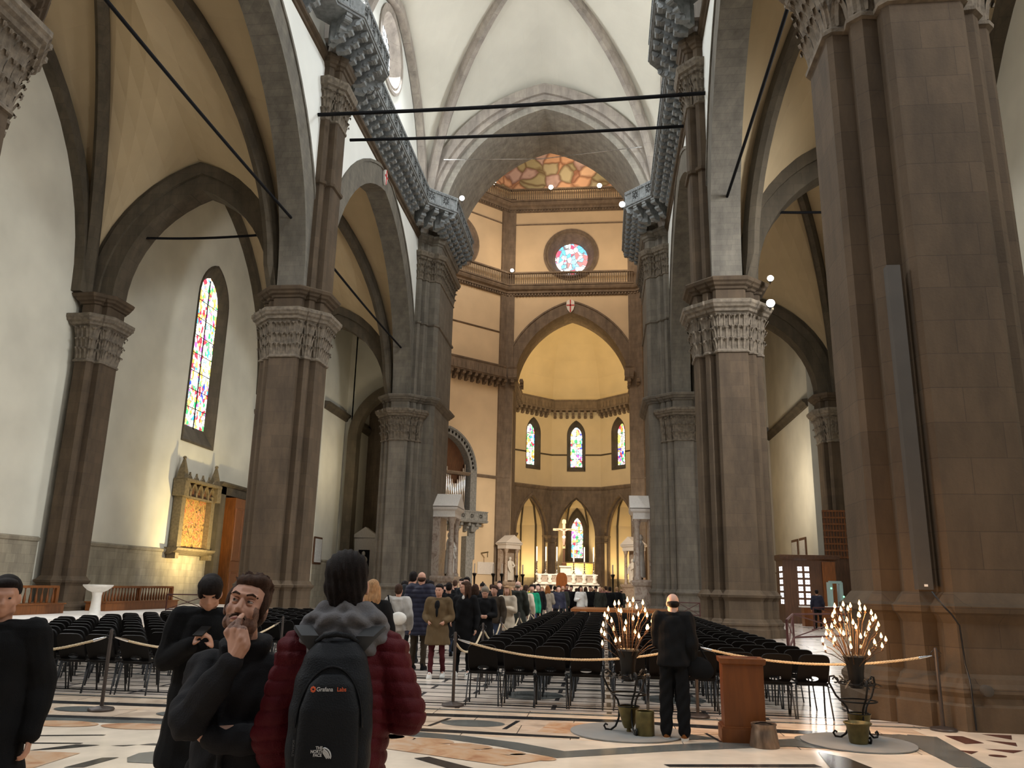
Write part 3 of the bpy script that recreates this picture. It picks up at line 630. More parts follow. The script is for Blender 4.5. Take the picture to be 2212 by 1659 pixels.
# ---------------------------------------------------------------- tribune with chapels
TC = (.3, 109.3); TA = 8.7; TS = TA*math.tan(PI/8)
for k in (0, 1, 7, 2, 6):
    f = octfn(k, TC, TA); nm = 'tribune_'+DIRN[k]
    wall_holes('wall_'+nm+'_lower', f, -TS, TS, 0, 15.7, [(0, 2.95, 0, 8.9, 5.6)], M['octS'], 12)
    if k in (0, 1, 7):
        wall_holes('wall_'+nm+'_upper', f, -TS, TS, 15.7, 27, [(0, 1.3, 18.3, 23.6, 2.2)], M['trib'])
        lancet(f, 1.3, 18.3, 23.6, 2.2, None, .84, 19.0, .8, M['rib'], M['glassB'], .06)
    else: wall_holes('wall_'+nm+'_upper', f, -TS, TS, 15.7, 27, [], M['trib'])
    mb = MB(); mb.loft([[f(q*TS, d, z) for d, z in ((.02, 15.4), (-.1, 15.5), (-.25, 15.75), (-.25, 15.9), (.02, 16))] for q in (-1, 1)], (1, 1)); trim(mb, M['octS'])
    mb = MB(); mb.loft([[f(q*TS, d, z) for d, z in ((.02, 20.55), (-.08, 20.6), (-.1, 20.75), (.02, 20.8))] for q in (-1, -.37)], (1, 1)); mb.loft([[f(q*TS, d, z) for d, z in ((.02, 20.55), (-.08, 20.6), (-.1, 20.75), (.02, 20.8))] for q in (.37, 1)], (1, 1)); trim(mb, M['rib'])
    # chapel arch mouldings and capitals
    mb = MB(); arch_solid(mb, 2.95, 5.6, .35, f, -.08, .5, 8.9, 12); arch_solid(mb, 2.7, 5.3, .3, f, .5, .9, 8.9, 12)
    for sg in (-1, 1):
        mb.box(Vector(f(sg*2.85, .7, 4.4)), (.3, .4, 8.8), rz=k*PI/4)
        P = [(sg*TS*1.0-.85*sg*0, 0)]
        mb.loft([[f(sg*a, d, z) for a, d in ((TS+.3, -.02-o), (2.93-o, -.02-o), (2.93-o, 1.0), (TS+.3, 1.0))] for z, o in ((7.9, 0), (7.95, .08), (8.1, .1), (8.15, .03), (8.5, .08), (8.75, .2), (8.95, .22), (9.0, 0))], (1, 1))
    trim(mb, M['octS'])
    # chapel interior
    C = [(-2.95, .9), (-2.95, 2.6), (-1.7, 4.6), (1.7, 4.6), (2.95, 2.6), (2.95, .9)]
    mb = MB(); vs = []; fs = []
    for sg in (-1, 1): mb.add([f(sg*2.95, 0, 0), f(sg*2.95, .9, 0), f(sg*2.95, .9, 9), f(sg*2.95, 0, 9)], [(0, 1, 2, 3)])
    segs = list(zip(C[:-1], C[1:])); zc, zd = (13.3, 14.5) if k == 0 else (10.5, 13.2)
    for i, (a, b) in enumerate(segs):
        if i == 2 and k in (0,): continue
        mb.add([f(a[0], a[1], 0), f(b[0], b[1], 0), f(b[0], b[1], zc), f(a[0], a[1], zc)], [(0, 1, 2, 3)])
    ap = f(0, 1.2, 15.2)
    for a, b in segs:
        vs = [f(a[0], a[1], zc), f(b[0], b[1], zc), f(b[0]*.75, 1.2+(b[1]-1.2)*.75, zd), f(a[0]*.75, 1.2+(a[1]-1.2)*.75, zd), ap]
        mb.add(vs, [(0, 1, 2, 3), (3, 2, 4)])
    struct(mb.obj('wall_chapel_'+DIRN[k], M['trib']))
    if k == 0:
        g = lambda q, d, z: f(q, 4.6+d, z)
        wall_holes('wall_chapel_altar', g, -1.7, 1.7, 0, 13.3, [(0, 1.3, 5.6, 10.0, 2.9)], M['trib'])
        lancet(g, 1.3, 5.6, 10.0, 2.9, None, .86, 6.0, .5, M['rib'], M['glassB'], .22)
    mb = MB()
    for a in C[1:-1]:
        mb.tube([f(a[0]*.96, a[1]-.06, 0), f(a[0]*.96, a[1]-.06, 10.5), f(a[0]*.72, 1.2+(a[1]-1.2)*.72, 13.2), f(0, 1.25, 15.0)], .14, 6)
    trim(mb, M['rib'])
    mb = MB()
    for a, b in segs: mb.add([f(a[0]*.985, a[1]-.05, 0), f(b[0]*.985, b[1]-.05, 0), f(b[0]*.985, b[1]-.05, 3.0), f(a[0]*.985, a[1]-.05, 3.0)], [(0, 1, 2, 3)])
    struct(mb.obj('baseboard_chapel_'+DIRN[k], M['dado']))
# side walls joining the octagon arch to the tribune, half dome
mb = MB()
for s in (-1, 1): mb.add([(.3+s*8.7, 98, 0), (.3+s*8.7, 105.7, 0), (.3+s*8.7, 105.7, 27), (.3+s*8.7, 98, 27)], [(0, 1, 2, 3)])
struct(mb.obj('wall_tribune_sides', M['trib']))
mb = MB(); R = []
for i in range(9):
    t = i/8; z = 26.9+13.5*math.sin(t*PI/2); q = max(.02, math.cos(t*PI/2))
    ring = [(.3+s*8.7*q, 98.5+(1-q)*3, z) for s in (1,)]
    for j in range(5):
        an = PI/8+j*PI/4-0; ring.append((TC[0]+TA/math.cos(PI/8)*q*math.cos(an-0), TC[1]-(1-q)*5+TA/math.cos(PI/8)*q*math.sin(an), z))
    ring = [(.3+8.7*q, 98.5, z)]+[(TC[0]+TA/math.cos(PI/8)*q*math.cos(PI/8*(2*j+1)-PI/4*0), TC[1]-(1-q)*6+TA/math.cos(PI/8)*q*math.sin(PI/8*(2*j+1)), z) for j in range(4)]+[(.3-8.7*q, 98.5, z)]
    R.append(ring)
mb.loft(R, (0, 0), close=False); struct(mb.obj('ceiling_tribune', M['trib']))
# ---------------------------------------------------------------- corbelled galleries
CORB = [(-.3, 0), (1.12, 0), (1.12, -.14), (1.02, -.2), (.98, -.34), (.86, -.42), (.7, -.38), (.66, -.5), (.62, -.66), (.5, -.76), (.36, -.72), (.32, -.82), (.22, -.98), (.08, -1.04), (-.3, -1.04)]
def corbel_mesh(w, m):
    mb = MB(); mb.loft([[(a, q*w/2, z) for a, z in CORB] for q in (-1, 1)], (1, 1))
    for c, z, r in ((.96, -.26, .13), (.6, -.56, .12), (.22, -.86, .12)):
        mb.tube([(c, -w*.62, z), (c, w*.62, z)], r, 8)
    return mb.mesh('corbel', m)
def petal_shade(mb, c, S, Nn, r, mi=1):
    """eight petal rosette: raised black petals paint in the shade of pierced openings"""
    for k in range(8):
        an = k*PI/4; d = S*math.cos(an)+Vector((0, 0, 1))*math.sin(an); e = S*-math.sin(an)+Vector((0, 0, 1))*math.cos(an)
        P = [c+d*(r*.18), c+d*(r*.55)+e*(r*.17), c+d*(r*.95)+e*(r*.08), c+d*(r*.95)-e*(r*.08), c+d*(r*.55)-e*(r*.17)]
        mb.loft([[p-Nn*.05 for p in P], [p+Nn*.012 for p in P]], (0, 1), mi)
def gallery(name, label, path, wall_n, z0, mat_, hpar=1.1, sp=.74, corb=None, depth=1.12, limit=96, ros=True, group=None, inv=1):
    """path: plan points of the parapet front; inv=+1 when the room lies to the right of the walking direction"""
    root = thing(name, label, 'gallery', (0, 0, 0), 0, group)
    P = [Vector((a, b, 0)) for a, b in path]; n = len(P)
    nor = []
    for i in range(n-1):
        e = (P[i+1]-P[i]).normalized(); nor.append(Vector((e.y, -e.x, 0))*inv)
    mit = []
    for i in range(n):
        a = nor[max(0, i-1)]; b = nor[min(n-2, i)]; mit.append((a+b)/max(.5, 1+a.dot(b)))
    def sweep(prof, nm, m, extra=None):
        mb = MB(); mb.loft([[P[i]+mit[i]*o+Vector((0, 0, z0+z)) for o, z in prof] for i in range(n)], (1, 1))
        if extra: extra(mb)
        return mb.obj(nm, m, root)
    def decor(mb):
        mb.mi = 0
        for i in range(n-1):
            e = P[i+1]-P[i]; ln = e.length; e.normalize(); k = max(1, round(ln/.62))
            for j in range(k):
                c = P[i]+e*(ln*(j+.5)/k)+nor[i]*.0+Vector((0, 0, z0+.6))
                if ros and j % 2 == 0: petal_shade(mb, c, e, nor[i], .29)
                q = P[i]+e*(ln*j/k)+nor[i]*.015+Vector((0, 0, z0+.58)); mb.box(q, (.07, .09, .72), rz=math.atan2(e.y, e.x))
            k2 = max(1, round(ln/.2))
            for j in range(k2):
                c = P[i]+e*(ln*(j+.5)/k2)
                mb.box(c+nor[i]*.1+Vector((0, 0, z0+.1)), (.1, .08, .09), rz=math.atan2(e.y, e.x)); mb.box(c+nor[i]*.07+Vector((0, 0, z0+hpar-.16)), (.1, .07, .08), rz=math.atan2(e.y, e.x))
    sweep([(-.2, .0), (.12, 0), (.14, .06), (.06, .16), (.0, .2), (.0, hpar-.2), (.05, hpar-.16), (.1, hpar-.06), (.1, hpar), (-.2, hpar)], 'parapet', [mat_, M['iron']], decor)
    sweep([(-depth-.25, -.12), (.06, -.12), (.06, .0), (-depth-.25, .0)], 'walkway_slab', mat_)
    cnt = 0
    for i in range(n-1):
        e = P[i+1]-P[i]; ln = e.length; e.normalize(); k = max(1, int(ln/sp)); an = math.atan2(nor[i].y, nor[i].x)
        for j in range(k+1 if i == n-2 else k):
            if cnt >= limit: break
            c = P[i]+e*(ln*(j+ (0 if k > 1 else .5))/k)-nor[i]*depth
            o = mk('corbel', corb, root, (c.x, c.y, z0-.12), an); cnt += 1
    return root
cm = corbel_mesh(.3, M['gal'])
Lp = lambda s: [(s*7.5, 27.6), (s*7.5, 29.5), (s*6.62, 30.6), (s*6.62, 34.8), (s*7.5, 35.9), (s*7.5, 48.8), (s*5.85, 50.45), (s*5.85, 57.7)]
gallery('stone_gallery', 'grey corbelled gallery running high along the left nave wall', Lp(-1), 0, 26.72, M['gal'], corb=cm, inv=1)
gallery('stone_gallery', 'grey corbelled gallery running high along the right nave wall', Lp(1), 0, 26.72, M['gal'], corb=cm, inv=-1)
cmo = corbel_mesh(.36, M['octS']); cmo2 = cmo
def octpath(k, c, ap, off, s0, s1):
    f = octfn(k, c, ap); return [f(s0, -off, 0)[:2], f(s1, -off, 0)[:2]]
for k, s0, s1, lab in ((1, -7.7, 7.7, 'brown corbelled gallery on the octagon wall above the organ'), (0, -7.8, -6.7, 'short corbelled gallery return beside the left foot of the tribune arch'), (0, 6.7, 7.8, 'short corbelled gallery return beside the right foot of the tribune arch')):
    gallery('octagon_gallery', lab, octpath(k, OC, OA, 1.1, s0, s1), 0, 27.0, M['octS'], hpar=1.5, sp=.9, corb=cmo, ros=False, inv=1)
TP = []
for k in (1, 0, 7):
    f = octfn(k, TC, TA); v = (TA-1.1)*math.tan(PI/8)
    for q in ((-v, v) if k == 1 else (v,)): TP.append(f(q, -1.1, 0)[:2])
TP = [(.3-7.6, 99.5)]+TP+[(.3+7.6, 99.5)]
gallery('tribune_gallery', 'brown corbelled gallery curving round the tribune under the golden half dome', TP, 0, 27.3, M['octS'], hpar=1.5, sp=.82, corb=cmo, ros=False, inv=1, limit=60)
# ---------------------------------------------------------------- balustrades of the drum
bal = MB(); bal.lathe([(.08, 0), (.08, .1), (.045, .16), (.07, .4), (.04, .62), (.04, .9), (.055, 1.2), (.07, 1.35), (.07, 1.45)], n=6)
balm = bal.mesh('baluster', M['octS'], 40)
for k, kn in ((1, 'on the angled left wall'), (0, 'on the far wall')):
    for zb, ln_, off in ((39.35, 'lower', .92), (51.2, 'upper', .92)):
        f = octfn(k); root = thing('drum_balustrade', '%s stone balustrade %s of the drum' % (ln_, kn), 'balustrade')
        for nm, z, h, d in (('bottom_rail', 0, .2, .34), ('top_rail', 1.62, .2, .4)):
            mb = MB(); mb.loft([[f(q*(HS-.35), -off+o, zb+zz) for o, zz in ((-d/2, z), (d/2, z), (d/2, z+h), (-d/2, z+h))] for q in (-1, 1)], (1, 1)); mb.obj(nm, M['octS'], root)
        nb = 56
        for i in range(nb):
            c = f(((i+.5)/nb*2-1)*(HS-.4), -off, zb+.18); mk('baluster', balm, root, c)
# ---------------------------------------------------------------- tie rods
def rod(label, a, b, r=.07):
    mb = MB(); a = Vector(a); b = Vector(b); n = 12
    pts = [a+(b-a)*(i/n)+Vector((0, 0, -.10*math.sin(PI*i/n))) for i in range(n+1)]
    o = mb.tube(pts, r, 8).obj('iron_tie_rod', M['tie'], smooth=60); return tag(o, label, 'tie rod')
rod('upper of the two long black tie rods crossing the nave', (-8.66, 31.38, 22.35), (8.66, 31.38, 22.55), .085)
rod('lower of the two long black tie rods crossing the nave', (-8.0, 34.0, 22.6), (8.0, 34.0, 22.6), .075)
rod('black tie rod running lengthwise under the nearer left arcade arch', (-9.29, 14.2, 17.05), (-9.29, 31.0, 17.05), .06)
rod('black tie rod running lengthwise under the farther left arcade arch', (-9.29, 34.4, 17.1), (-9.29, 51.0, 17.1), .06)
rod('short black tie rod across the left aisle beside the tall stained window', (-17.4, 32.7, 17.12), (-11.0, 32.7, 17.12), .06)
rod('black tie rod running lengthwise under the right arcade arch', (9.29, 14.2, 17.35), (9.29, 31.0, 17.35), .06)
rod('short black tie rod across the right aisle beside the nearest pier', (17.4, 32.7, 17.5), (11.0, 32.7, 17.5), .06)
# thin cables in front of the crossing arch
for lab, a, b in (('upper thin pale cable strung before the fresco', (-6.6, 56, 31.9), (6.9, 56, 32.9)), ('lower thin pale cable strung before the fresco', (-6.9, 50, 30.2), (6.7, 50, 30.2))):
    pass
rod_ = MB(); rod_.tube([(-7.0, 51.0, 31.2), (0, 51.0, 30.95), (7.0, 51.0, 31.6)], .03, 5); tag(rod_.obj('steel_cable', M['chrome']), 'thin pale steel cable strung across in front of the fresco', 'cable')
# ---------------------------------------------------------------- floor with marble inlay
def floor_mats():
    base, t, b = nt('marble_pavement')
    b.inputs['Roughness'].default_value = .22; b.inputs['Specular IOR Level'].default_value = .5
    tc = N(t, 'ShaderNodeTexCoord')
    br = N(t, 'ShaderNodeTexBrick'); L(t, tc.outputs['Object'], br.inputs['Vector']); br.inputs['Scale'].default_value = 1
    br.inputs['Brick Width'].default_value = 1.25; br.inputs['Row Height'].default_value = .62; br.inputs['Mortar Size'].default_value = .006
    br.inputs['Color1'].default_value = (.76, .63, .48, 1); br.inputs['Color2'].default_value = (.62, .50, .39, 1); br.inputs['Mortar'].default_value = (.12, .1, .08, 1)
    n = N(t, 'ShaderNodeTexNoise'); n.inputs['Scale'].default_value = 1.3; n.inputs['Detail'].default_value = 8; n.inputs['Distortion'].default_value = 1.6; L(t, tc.outputs['Object'], n.inputs['Vector'])
    r = N(t, 'ShaderNodeValToRGB'); e = r.color_ramp.elements; e[0].position = .3; e[0].color = (.62, .56, .52, 1); e[1].position = .55; e[1].color = (1.1, 1.05, 1, 1)
    x = e.new(.75); x.color = (.95, .72, .55, 1)
    L(t, n.outputs['Fac'], r.inputs[0])
    mx = N(t, 'ShaderNodeMix', data_type='RGBA', blend_type='MULTIPLY'); mx.inputs[0].default_value = .8; L(t, br.outputs['Color'], mx.inputs[6]); L(t, r.outputs[0], mx.inputs[7])
    # a second course of small dark and pale rectangles used farther down the nave
    b2 = N(t, 'ShaderNodeTexBrick'); L(t, tc.outputs['Object'], b2.inputs['Vector']); b2.inputs['Scale'].default_value = 1; b2.offset = .37
    b2.inputs['Brick Width'].default_value = 2.1; b2.inputs['Row Height'].default_value = .46; b2.inputs['Mortar Size'].default_value = .035; b2.inputs['Bias'].default_value = -.1
    b2.inputs['Color1'].default_value = (.74, .63, .52, 1); b2.inputs['Color2'].default_value = (.50, .43, .37, 1); b2.inputs['Mortar'].default_value = (.06, .055, .055, 1)
    sp = N(t, 'ShaderNodeSeparateXYZ'); L(t, tc.outputs['Object'], sp.inputs[0])
    gt = N(t, 'ShaderNodeMath', operation='GREATER_THAN'); L(t, sp.outputs[1], gt.inputs[0]); gt.inputs[1].default_value = 11.75
    m2 = N(t, 'ShaderNodeMix', data_type='RGBA'); L(t, gt.outputs[0], m2.inputs[0]); L(t, mx.outputs[2], m2.inputs[6]); L(t, b2.outputs['Color'], m2.inputs[7])
    L(t, m2.outputs[2], b.inputs['Base Color'])
    n3 = N(t, 'ShaderNodeTexNoise'); n3.inputs['Scale'].default_value = 4; L(t, tc.outputs['Object'], n3.inputs['Vector'])
    bp = N(t, 'ShaderNodeBump'); bp.inputs['Strength'].default_value = .05; L(t, n3.outputs['Fac'], bp.inputs['Height']); L(t, bp.outputs[0], b.inputs['Normal'])
    k = dict(rough=.2, var=.2, scale=3)
    return [base, mat('black_marble', (.025, .025, .026), **k), mat('green_grey_marble', (.13, .135, .125), **k), mat('cream_marble', (.80, .68, .54), rough=.18, var=.15, scale=2),
            ramp_mat('orange_marble', [(.3, (.45, .22, .12)), (.5, (.62, .38, .22)), (.7, (.66, .50, .36))], 2.5, .2, 8, 1.5), mat('dark_red_marble', (.10, .035, .03), **k)]
FM = floor_mats()
CAMF = SC.camera.matrix_world.copy()
fl = MB(); fl.add([(-30, -9, 0), (30, -9, 0), (30, 126, 0), (-30, 126, 0)], [(0, 1, 2, 3)], 0)
def slab(pts, mi, z=.003):
    fl.add([(x, y, z) for x, y in pts], [tuple(range(len(pts)))], mi)
def slabs(data):
    for mi, z, pts in data: slab(pts, mi, z)
slabs([
 (3, .002, [(-8, 7), (8.6, 7), (8.6, 9.7), (-8, 9.7)]),
 (1, .004, [(-8, 10.86), (1.7, 11.2), (4.3, 11.27), (6.1, 11.02), (8.0, 10.95), (8.0, 10.72), (6.1, 10.76), (4.3, 11.05), (1.7, 10.98), (-8, 10.62)]),
 (1, .004, [(-8, 9.72), (-.9, 9.98), (1.95, 10.02), (3.85, 9.95), (3.85, 9.8), (1.95, 9.86), (-.9, 9.82), (-8, 9.56)]),
 (2, .005, [(-8, 9.56), (-.9, 9.80), (1.98, 9.80), (2.54, 9.68), (3.2, 9.40), (3.72, 9.04), (4.8, 9.64), (6.3, 10.36), (7.7, 11.0), (7.95, 10.85), (7.2, 10.3), (6.57, 9.83), (6.14, 9.86), (4.78, 9.27), (3.66, 8.68), (3.03, 9.13), (2.37, 9.45), (1.65, 9.56), (-1.3, 9.55), (-8, 9.3)]),
 (0, .0045, [(3.9, 9.9), (6.1, 10.7), (4.3, 11.0), (1.8, 10.9), (1.9, 10.05)]),
 (5, .0052, [(1.5, 10.24), (2.0, 10.22), (2.0, 10.26), (1.5, 10.28)]),
 (1, .006, [(2.0, 10.2), (2.06, 10.2), (2.2, 10.85), (2.14, 10.85)]), (1, .006, [(2.92, 10.2), (2.98, 10.2), (3.08, 10.85), (3.02, 10.85)]),
 (4, .0055, [(3.35, 10.1), (4.0, 10.05), (4.0, 10.9), (3.45, 10.85)]),
 (2, .006, [(4.05, 10.55), (4.5, 10.75), (4.5, 10.3)]), (2, .006, [(5.05, 10.45), (5.45, 10.15), (5.0, 10.0)]),
 (1, .0062, [(5.42, 9.95), (5.46, 9.95), (5.35, 10.5), (5.31, 10.5)]),
 (2, .006, [(7.6, 9.1), (7.95, 9.13), (8.1, 10.9), (7.8, 11.0), (7.6, 10.6)]),
 (1, .0065, [(6.4, 9.6), (6.62, 9.35), (6.75, 8.8), (6.3, 8.7)]),
 (1, .006, [(4.7, 8.6), (6.2, 8.93), (6.25, 8.8), (4.75, 8.5)]),
 (1, .006, [(2.28, 8.36), (2.41, 8.46), (3.1, 7.9), (2.9, 7.8)]),
 (3, .005, [(8.0, 9), (12, 9), (12, 12.5), (8.0, 11.4)]),
 (5, .007, [(8.23, 11.02), (8.44, 11.02), (8.5, 10.58), (8.25, 10.47)]), (5, .007, [(8.75, 11.24), (9.1, 11.24), (8.95, 10.9)]),
 (5, .007, [(8.0, 10.05), (8.2, 10.02), (8.05, 9.84)]), (5, .007, [(8.35, 10.2), (8.75, 10.2), (8.55, 10.0)]), (5, .007, [(8.6, 10.8), (8.9, 10.7), (8.8, 10.45)]),
 (2, .006, [(-.36, 7.8), (-.37, 8.02), (-.25, 8.14), (-.03, 8.14), (.19, 7.8), (.02, 7.62), (-.25, 7.62)]),
 (1, .006, [(-.66, 7.3), (-.5, 7.35), (-.44, 7.8), (-.58, 7.75)]), (1, .006, [(-.84, 8.3), (-.7, 8.3), (-.5, 8.5), (-.2, 8.5), (-.2, 8.44), (-.6, 8.40)]),
 (1, .006, [(-2.13, 8.58), (-1.23, 8.84), (-1.23, 8.79), (-2.13, 8.52)]), (1, .006, [(-3, 8.0), (-1.18, 8.37), (-1.18, 8.32), (-3, 7.94)]),
 (1, .006, [(-1.45, 7.9), (-1.2, 8.05), (-.95, 8.3), (-1.2, 8.28)]), (4, .0055, [(-2.2, 7.0), (-.9, 7.0), (-.9, 7.9), (-2.2, 7.9)]),
 (1, .006, [(0.9, 8.0), (1.5, 8.1), (1.5, 8.02), (.9, 7.92)])])
def disc(cx, cy, rx, ry, mi, z, n=24, rot=0, a0=0, a1=2*PI):
    fl.add([(cx+rx*math.cos(a0+(a1-a0)*k/n)*math.cos(rot)-ry*math.sin(a0+(a1-a0)*k/n)*math.sin(rot), cy+rx*math.cos(a0+(a1-a0)*k/n)*math.sin(rot)+ry*math.sin(a0+(a1-a0)*k/n)*math.cos(rot), z) for k in range(n)], [tuple(range(n))], mi)
disc(2.52, 10.53, .40, .25, 2, .0065); disc(-2.55, 10.42, .38, .22, 2, .0065); disc(-1.15, 10.35, .35, .2, 2, .0065); disc(6.55, 10.35, .22, .28, 2, .007)
disc(8.3, 9.8, .09, .07, 5, .0075); disc(3.0, 13.4, .5, .5, 2, .004); disc(.6, 12.6, .55, .45, 2, .004); disc(5.2, 13.5, .5, .5, 2, .004); disc(-1.0, 12.9, .5, .4, 2, .004)
for i in range(7): disc(-3.9+i*.9, 9.30+.03*min(i, 4), .43, .2, 4, .0068)
for x, y in ((1.83, 9.42), (2.28, 9.30), (2.73, 9.08), (3.1, 8.86), (3.42, 8.66)): disc(x, y, .25, .13, 4, .0068, rot=-.35)
slab([(1.2, 9.35), (1.9, 9.35), (2.5, 9.1), (3.1, 8.72), (3.5, 8.5), (3.2, 8.2), (2.5, 8.5), (1.3, 9.0)], 4, .0066)
for i, yy in enumerate((11.55, 12.15, 14.3, 15.2, 16.6, 18.0, 19.5, 21.5, 24, 27, 31)):
    slab([(-9, yy), (8.4, yy), (8.4, yy+.10+.012*i), (-9, yy+.10+.012*i)], 1 if i % 2 else 2, .003)
struct(fl.obj('floor', FM))
# low step along the left aisle wall
mb = MB(); mb.box((-17.0, 30.5, .15), (6.5, 32, .3)); struct(mb.obj('floor_left_platform', M['plate']))
# ---------------------------------------------------------------- chairs
def chair_meshes():
    back = MB(); n = 24
    def outl(k, sc, y):
        a = 2*PI*k/n; c, s = math.cos(a), math.sin(a); e = .38
        x = .215*math.copysign(abs(c)**e, c)*(1-.03*s); z = .205*math.copysign(abs(s)**e, s)
        return (x*sc, y-.10*(z/.2)-.35*x*x*1.2, .64+z*sc)
    def hole(k, y):
        a = 2*PI*k/n; x = .085*math.cos(a); z = -.125+.032*math.sin(a); return (x, y-.10*(z/.2)-.35*x*x*1.2, .64+z)
    R = [[hole(k, -.20) for k in range(n)], [outl(k, 1, -.20) for k in range(n)], [outl(k, .97, -.225) for k in range(n)], [hole(k, -.22) for k in range(n)]]
    back.loft(R+[R[0]], (0, 0))
    rows = []
    for j in range(7):
        t = j/6; y = -.15+.36*t; z = .455-.02*math.sin(t*PI)-(.03*max(0, t-.8)*5)
        rows.append([(x*(1-.08*t), y, z+.05*(abs(x)/.21)**3) for x in (-.21, -.15, -.07, 0, .07, .15, .21)])
    vs = [p for r in rows for p in r]; vs2 = [(x, y, z-.014) for x, y, z in vs]; fs = []
    for j in range(6):
        for i in range(6):
            a = j*7+i; fs += [(a, a+1, a+8, a+7), (49+a+7, 49+a+8, 49+a+1, 49+a)]
    ed = [i for i in range(7)]+[j*7+6 for j in range(1, 7)]+[48-i for i in range(1, 7)]+[j*7 for j in range(5, 0, -1)]
    for q in range(len(ed)): a, b = ed[q], ed[(q+1) % len(ed)]; fs.append((a, b, b+49, a+49))
    back.add(vs+vs2, fs)
    back.loft([[(x, -.155, .47), (x, -.205, .47), (x, -.17, .44)] for x in (-.2, .2)], (1, 1))
    shell = back.mesh('seat_shell', M['blk'], 50)
    out = []
    for sx, sy in ((-1, -1), (1, -1), (-1, 1), (1, 1)):
        m = MB(); m.tube([(sx*.17, sy*.02, .435), (sx*.215, sy*.10, .43), (sx*.235, sy*.19-.01, .0)], .0115, 6); out.append(m.mesh('leg', M['leg'], 60))
    fr = MB()
    for y in (-.1, .1): fr.tube([(-.215, y, .43), (.215, y, .43)], .011, 6)
    fr.tube([(-.255, -.05, .40), (-.255, .06, .40), (-.222, .10, .41)], .008, 5); fr.tube([(.255, -.05, .40), (.255, .06, .40), (.222, .10, .41)], .008, 5)
    return shell, out, fr.mesh('seat_rail', M['leg'], 60)
shell, legm, frm = chair_meshes()
GRP_R = 'black stacking chairs in the roped block on the right of the central aisle'
GRP_L = 'black stacking chairs in the roped block on the left of the central aisle'
def make_chair(loc, rz, lab, grp, detail=True):
    c = thing('stacking_chair', lab, 'chair', loc, rz, grp)
    mk('seat_shell', shell, c); mk('seat_rail', frm, c)
    for m in legm: mk('leg', m, c)
    return c
spots = []
rnd = random.Random(3)
for j in range(22):
    for i in range(10):
        x = 2.42+i*.49+(.12 if i > 3 else 0)-(.0 if i < 9 else 0); spots.append((x, 12.25+j*.83+(-.12 if i > 7 and j == 0 else 0), 'R', j, i))
for j in range(18):
    for i in range(10): spots.append((-2.75-i*.5, 12.0+j*.83, 'L', j, i))
spots = [s for s in spots if s[0] > 4.13-s[1]*.83-.5]
spots.sort(key=lambda s: math.hypot(s[0]-4.13, s[1]))
ORD = ['first', 'second', 'third', 'fourth', 'fifth', 'sixth', 'seventh', 'eighth', 'ninth', 'tenth']
ROWN = ['front', 'second', 'third', 'fourth', 'fifth', 'sixth', 'seventh', 'eighth', 'ninth', 'tenth', 'eleventh', 'twelfth', 'thirteenth', 'fourteenth', 'fifteenth', 'sixteenth', 'seventeenth', 'eighteenth', 'nineteenth', 'twentieth', 'twenty-first', 'twenty-second']
first = None
for q, (x, y, sd, j, i) in enumerate(spots[:300]):
    lab = 'black stacking chair, %s from the central aisle in the %s row of the %s block' % (ORD[i], ROWN[j], 'right' if sd == 'R' else 'left'); grp = GRP_R if sd == 'R' else GRP_L
    loc = (x+rnd.uniform(-.02, .02), y+rnd.uniform(-.03, .03), 0); rz = rnd.uniform(-.05, .05)
    if first is None: first = make_chair(loc, rz, lab, grp)
    else: dup(first, loc, rz, lab, grp)
rest = MB()
sv = [tuple(v.co) for v in shell.vertices]; sf = [tuple(p.vertices) for p in shell.polygons]
for x, y, sd, j, i in spots[300:]: rest.add([(a+x, b+y, c) for a, b, c in sv], sf, 0)
for x, y, sd, j, i in spots[300:]:
    for m in legm: rest.add([(v.co.x+x, v.co.y+y, v.co.z) for v in m.vertices], [tuple(p.vertices) for p in m.polygons], 1)
if spots[300:]:
    o = rest.obj('stacking_chairs', [M['blk'], M['leg']], smooth=50); tag(o, 'mass of black stacking chairs in the farthest rows of both blocks', 'chairs', kind='stuff')
# ---------------------------------------------------------------- rope barrier
def rope_post(x, y, lab, rz=0, h=1.0, grp='rope barrier posts'):
    t = thing('rope_post', lab, 'barrier post', (x, y, 0), rz, grp)
    m = MB(); m.lathe([(.155, 0), (.16, .02), (.15, .035), (.05, .055), (.02, .06)], n=24); m.obj('base', M['postm'], t, 40)
    m = MB(); m.lathe([(.023, .05), (.023, h-.02), (.015, h)], n=12); m.obj('pole', M['postm'], t, 40)
    m = MB()
    for s in (-1, 1):
        m.tube([(s*(.02+.045*math.sin(PI*k/8)), 0, h-.03-.075*k/8*1.3) for k in range(9)], .004, 5)
    m.obj('ring_hooks', M['leg'], t, 60)
    return t
rp0 = rope_post(2.01, 11.95, 'rope barrier post at the corner of the right chair block by the central aisle')
posts = [(5.38, 11.75, 'rope barrier post behind the man in black and the wooden box'), (8.38, 11.42, 'rope barrier post standing against the nearest pier'),
         (-2.28, 10.38, 'rope barrier post before the left chair block'), (-2.05, 15.67, 'rope barrier post seen behind the bearded man and the red jacket'),
         (1.95, 15.14, 'rope barrier post beside the man in the olive parka'), (1.88, 18.39, 'second rope post down the crowd side of the right chairs'), (1.92, 21.99, 'third rope post down the crowd side of the right chairs'),
         (1.95, 24.9, 'fourth rope post down the crowd side of the right chairs'), (2.25, 28, 'fifth rope post down the crowd side of the right chairs'), (2.5, 31.2, 'sixth rope post down the crowd side of the right chairs')]
for x, y, l in posts: dup(rp0, (x, y, 0), None, l)
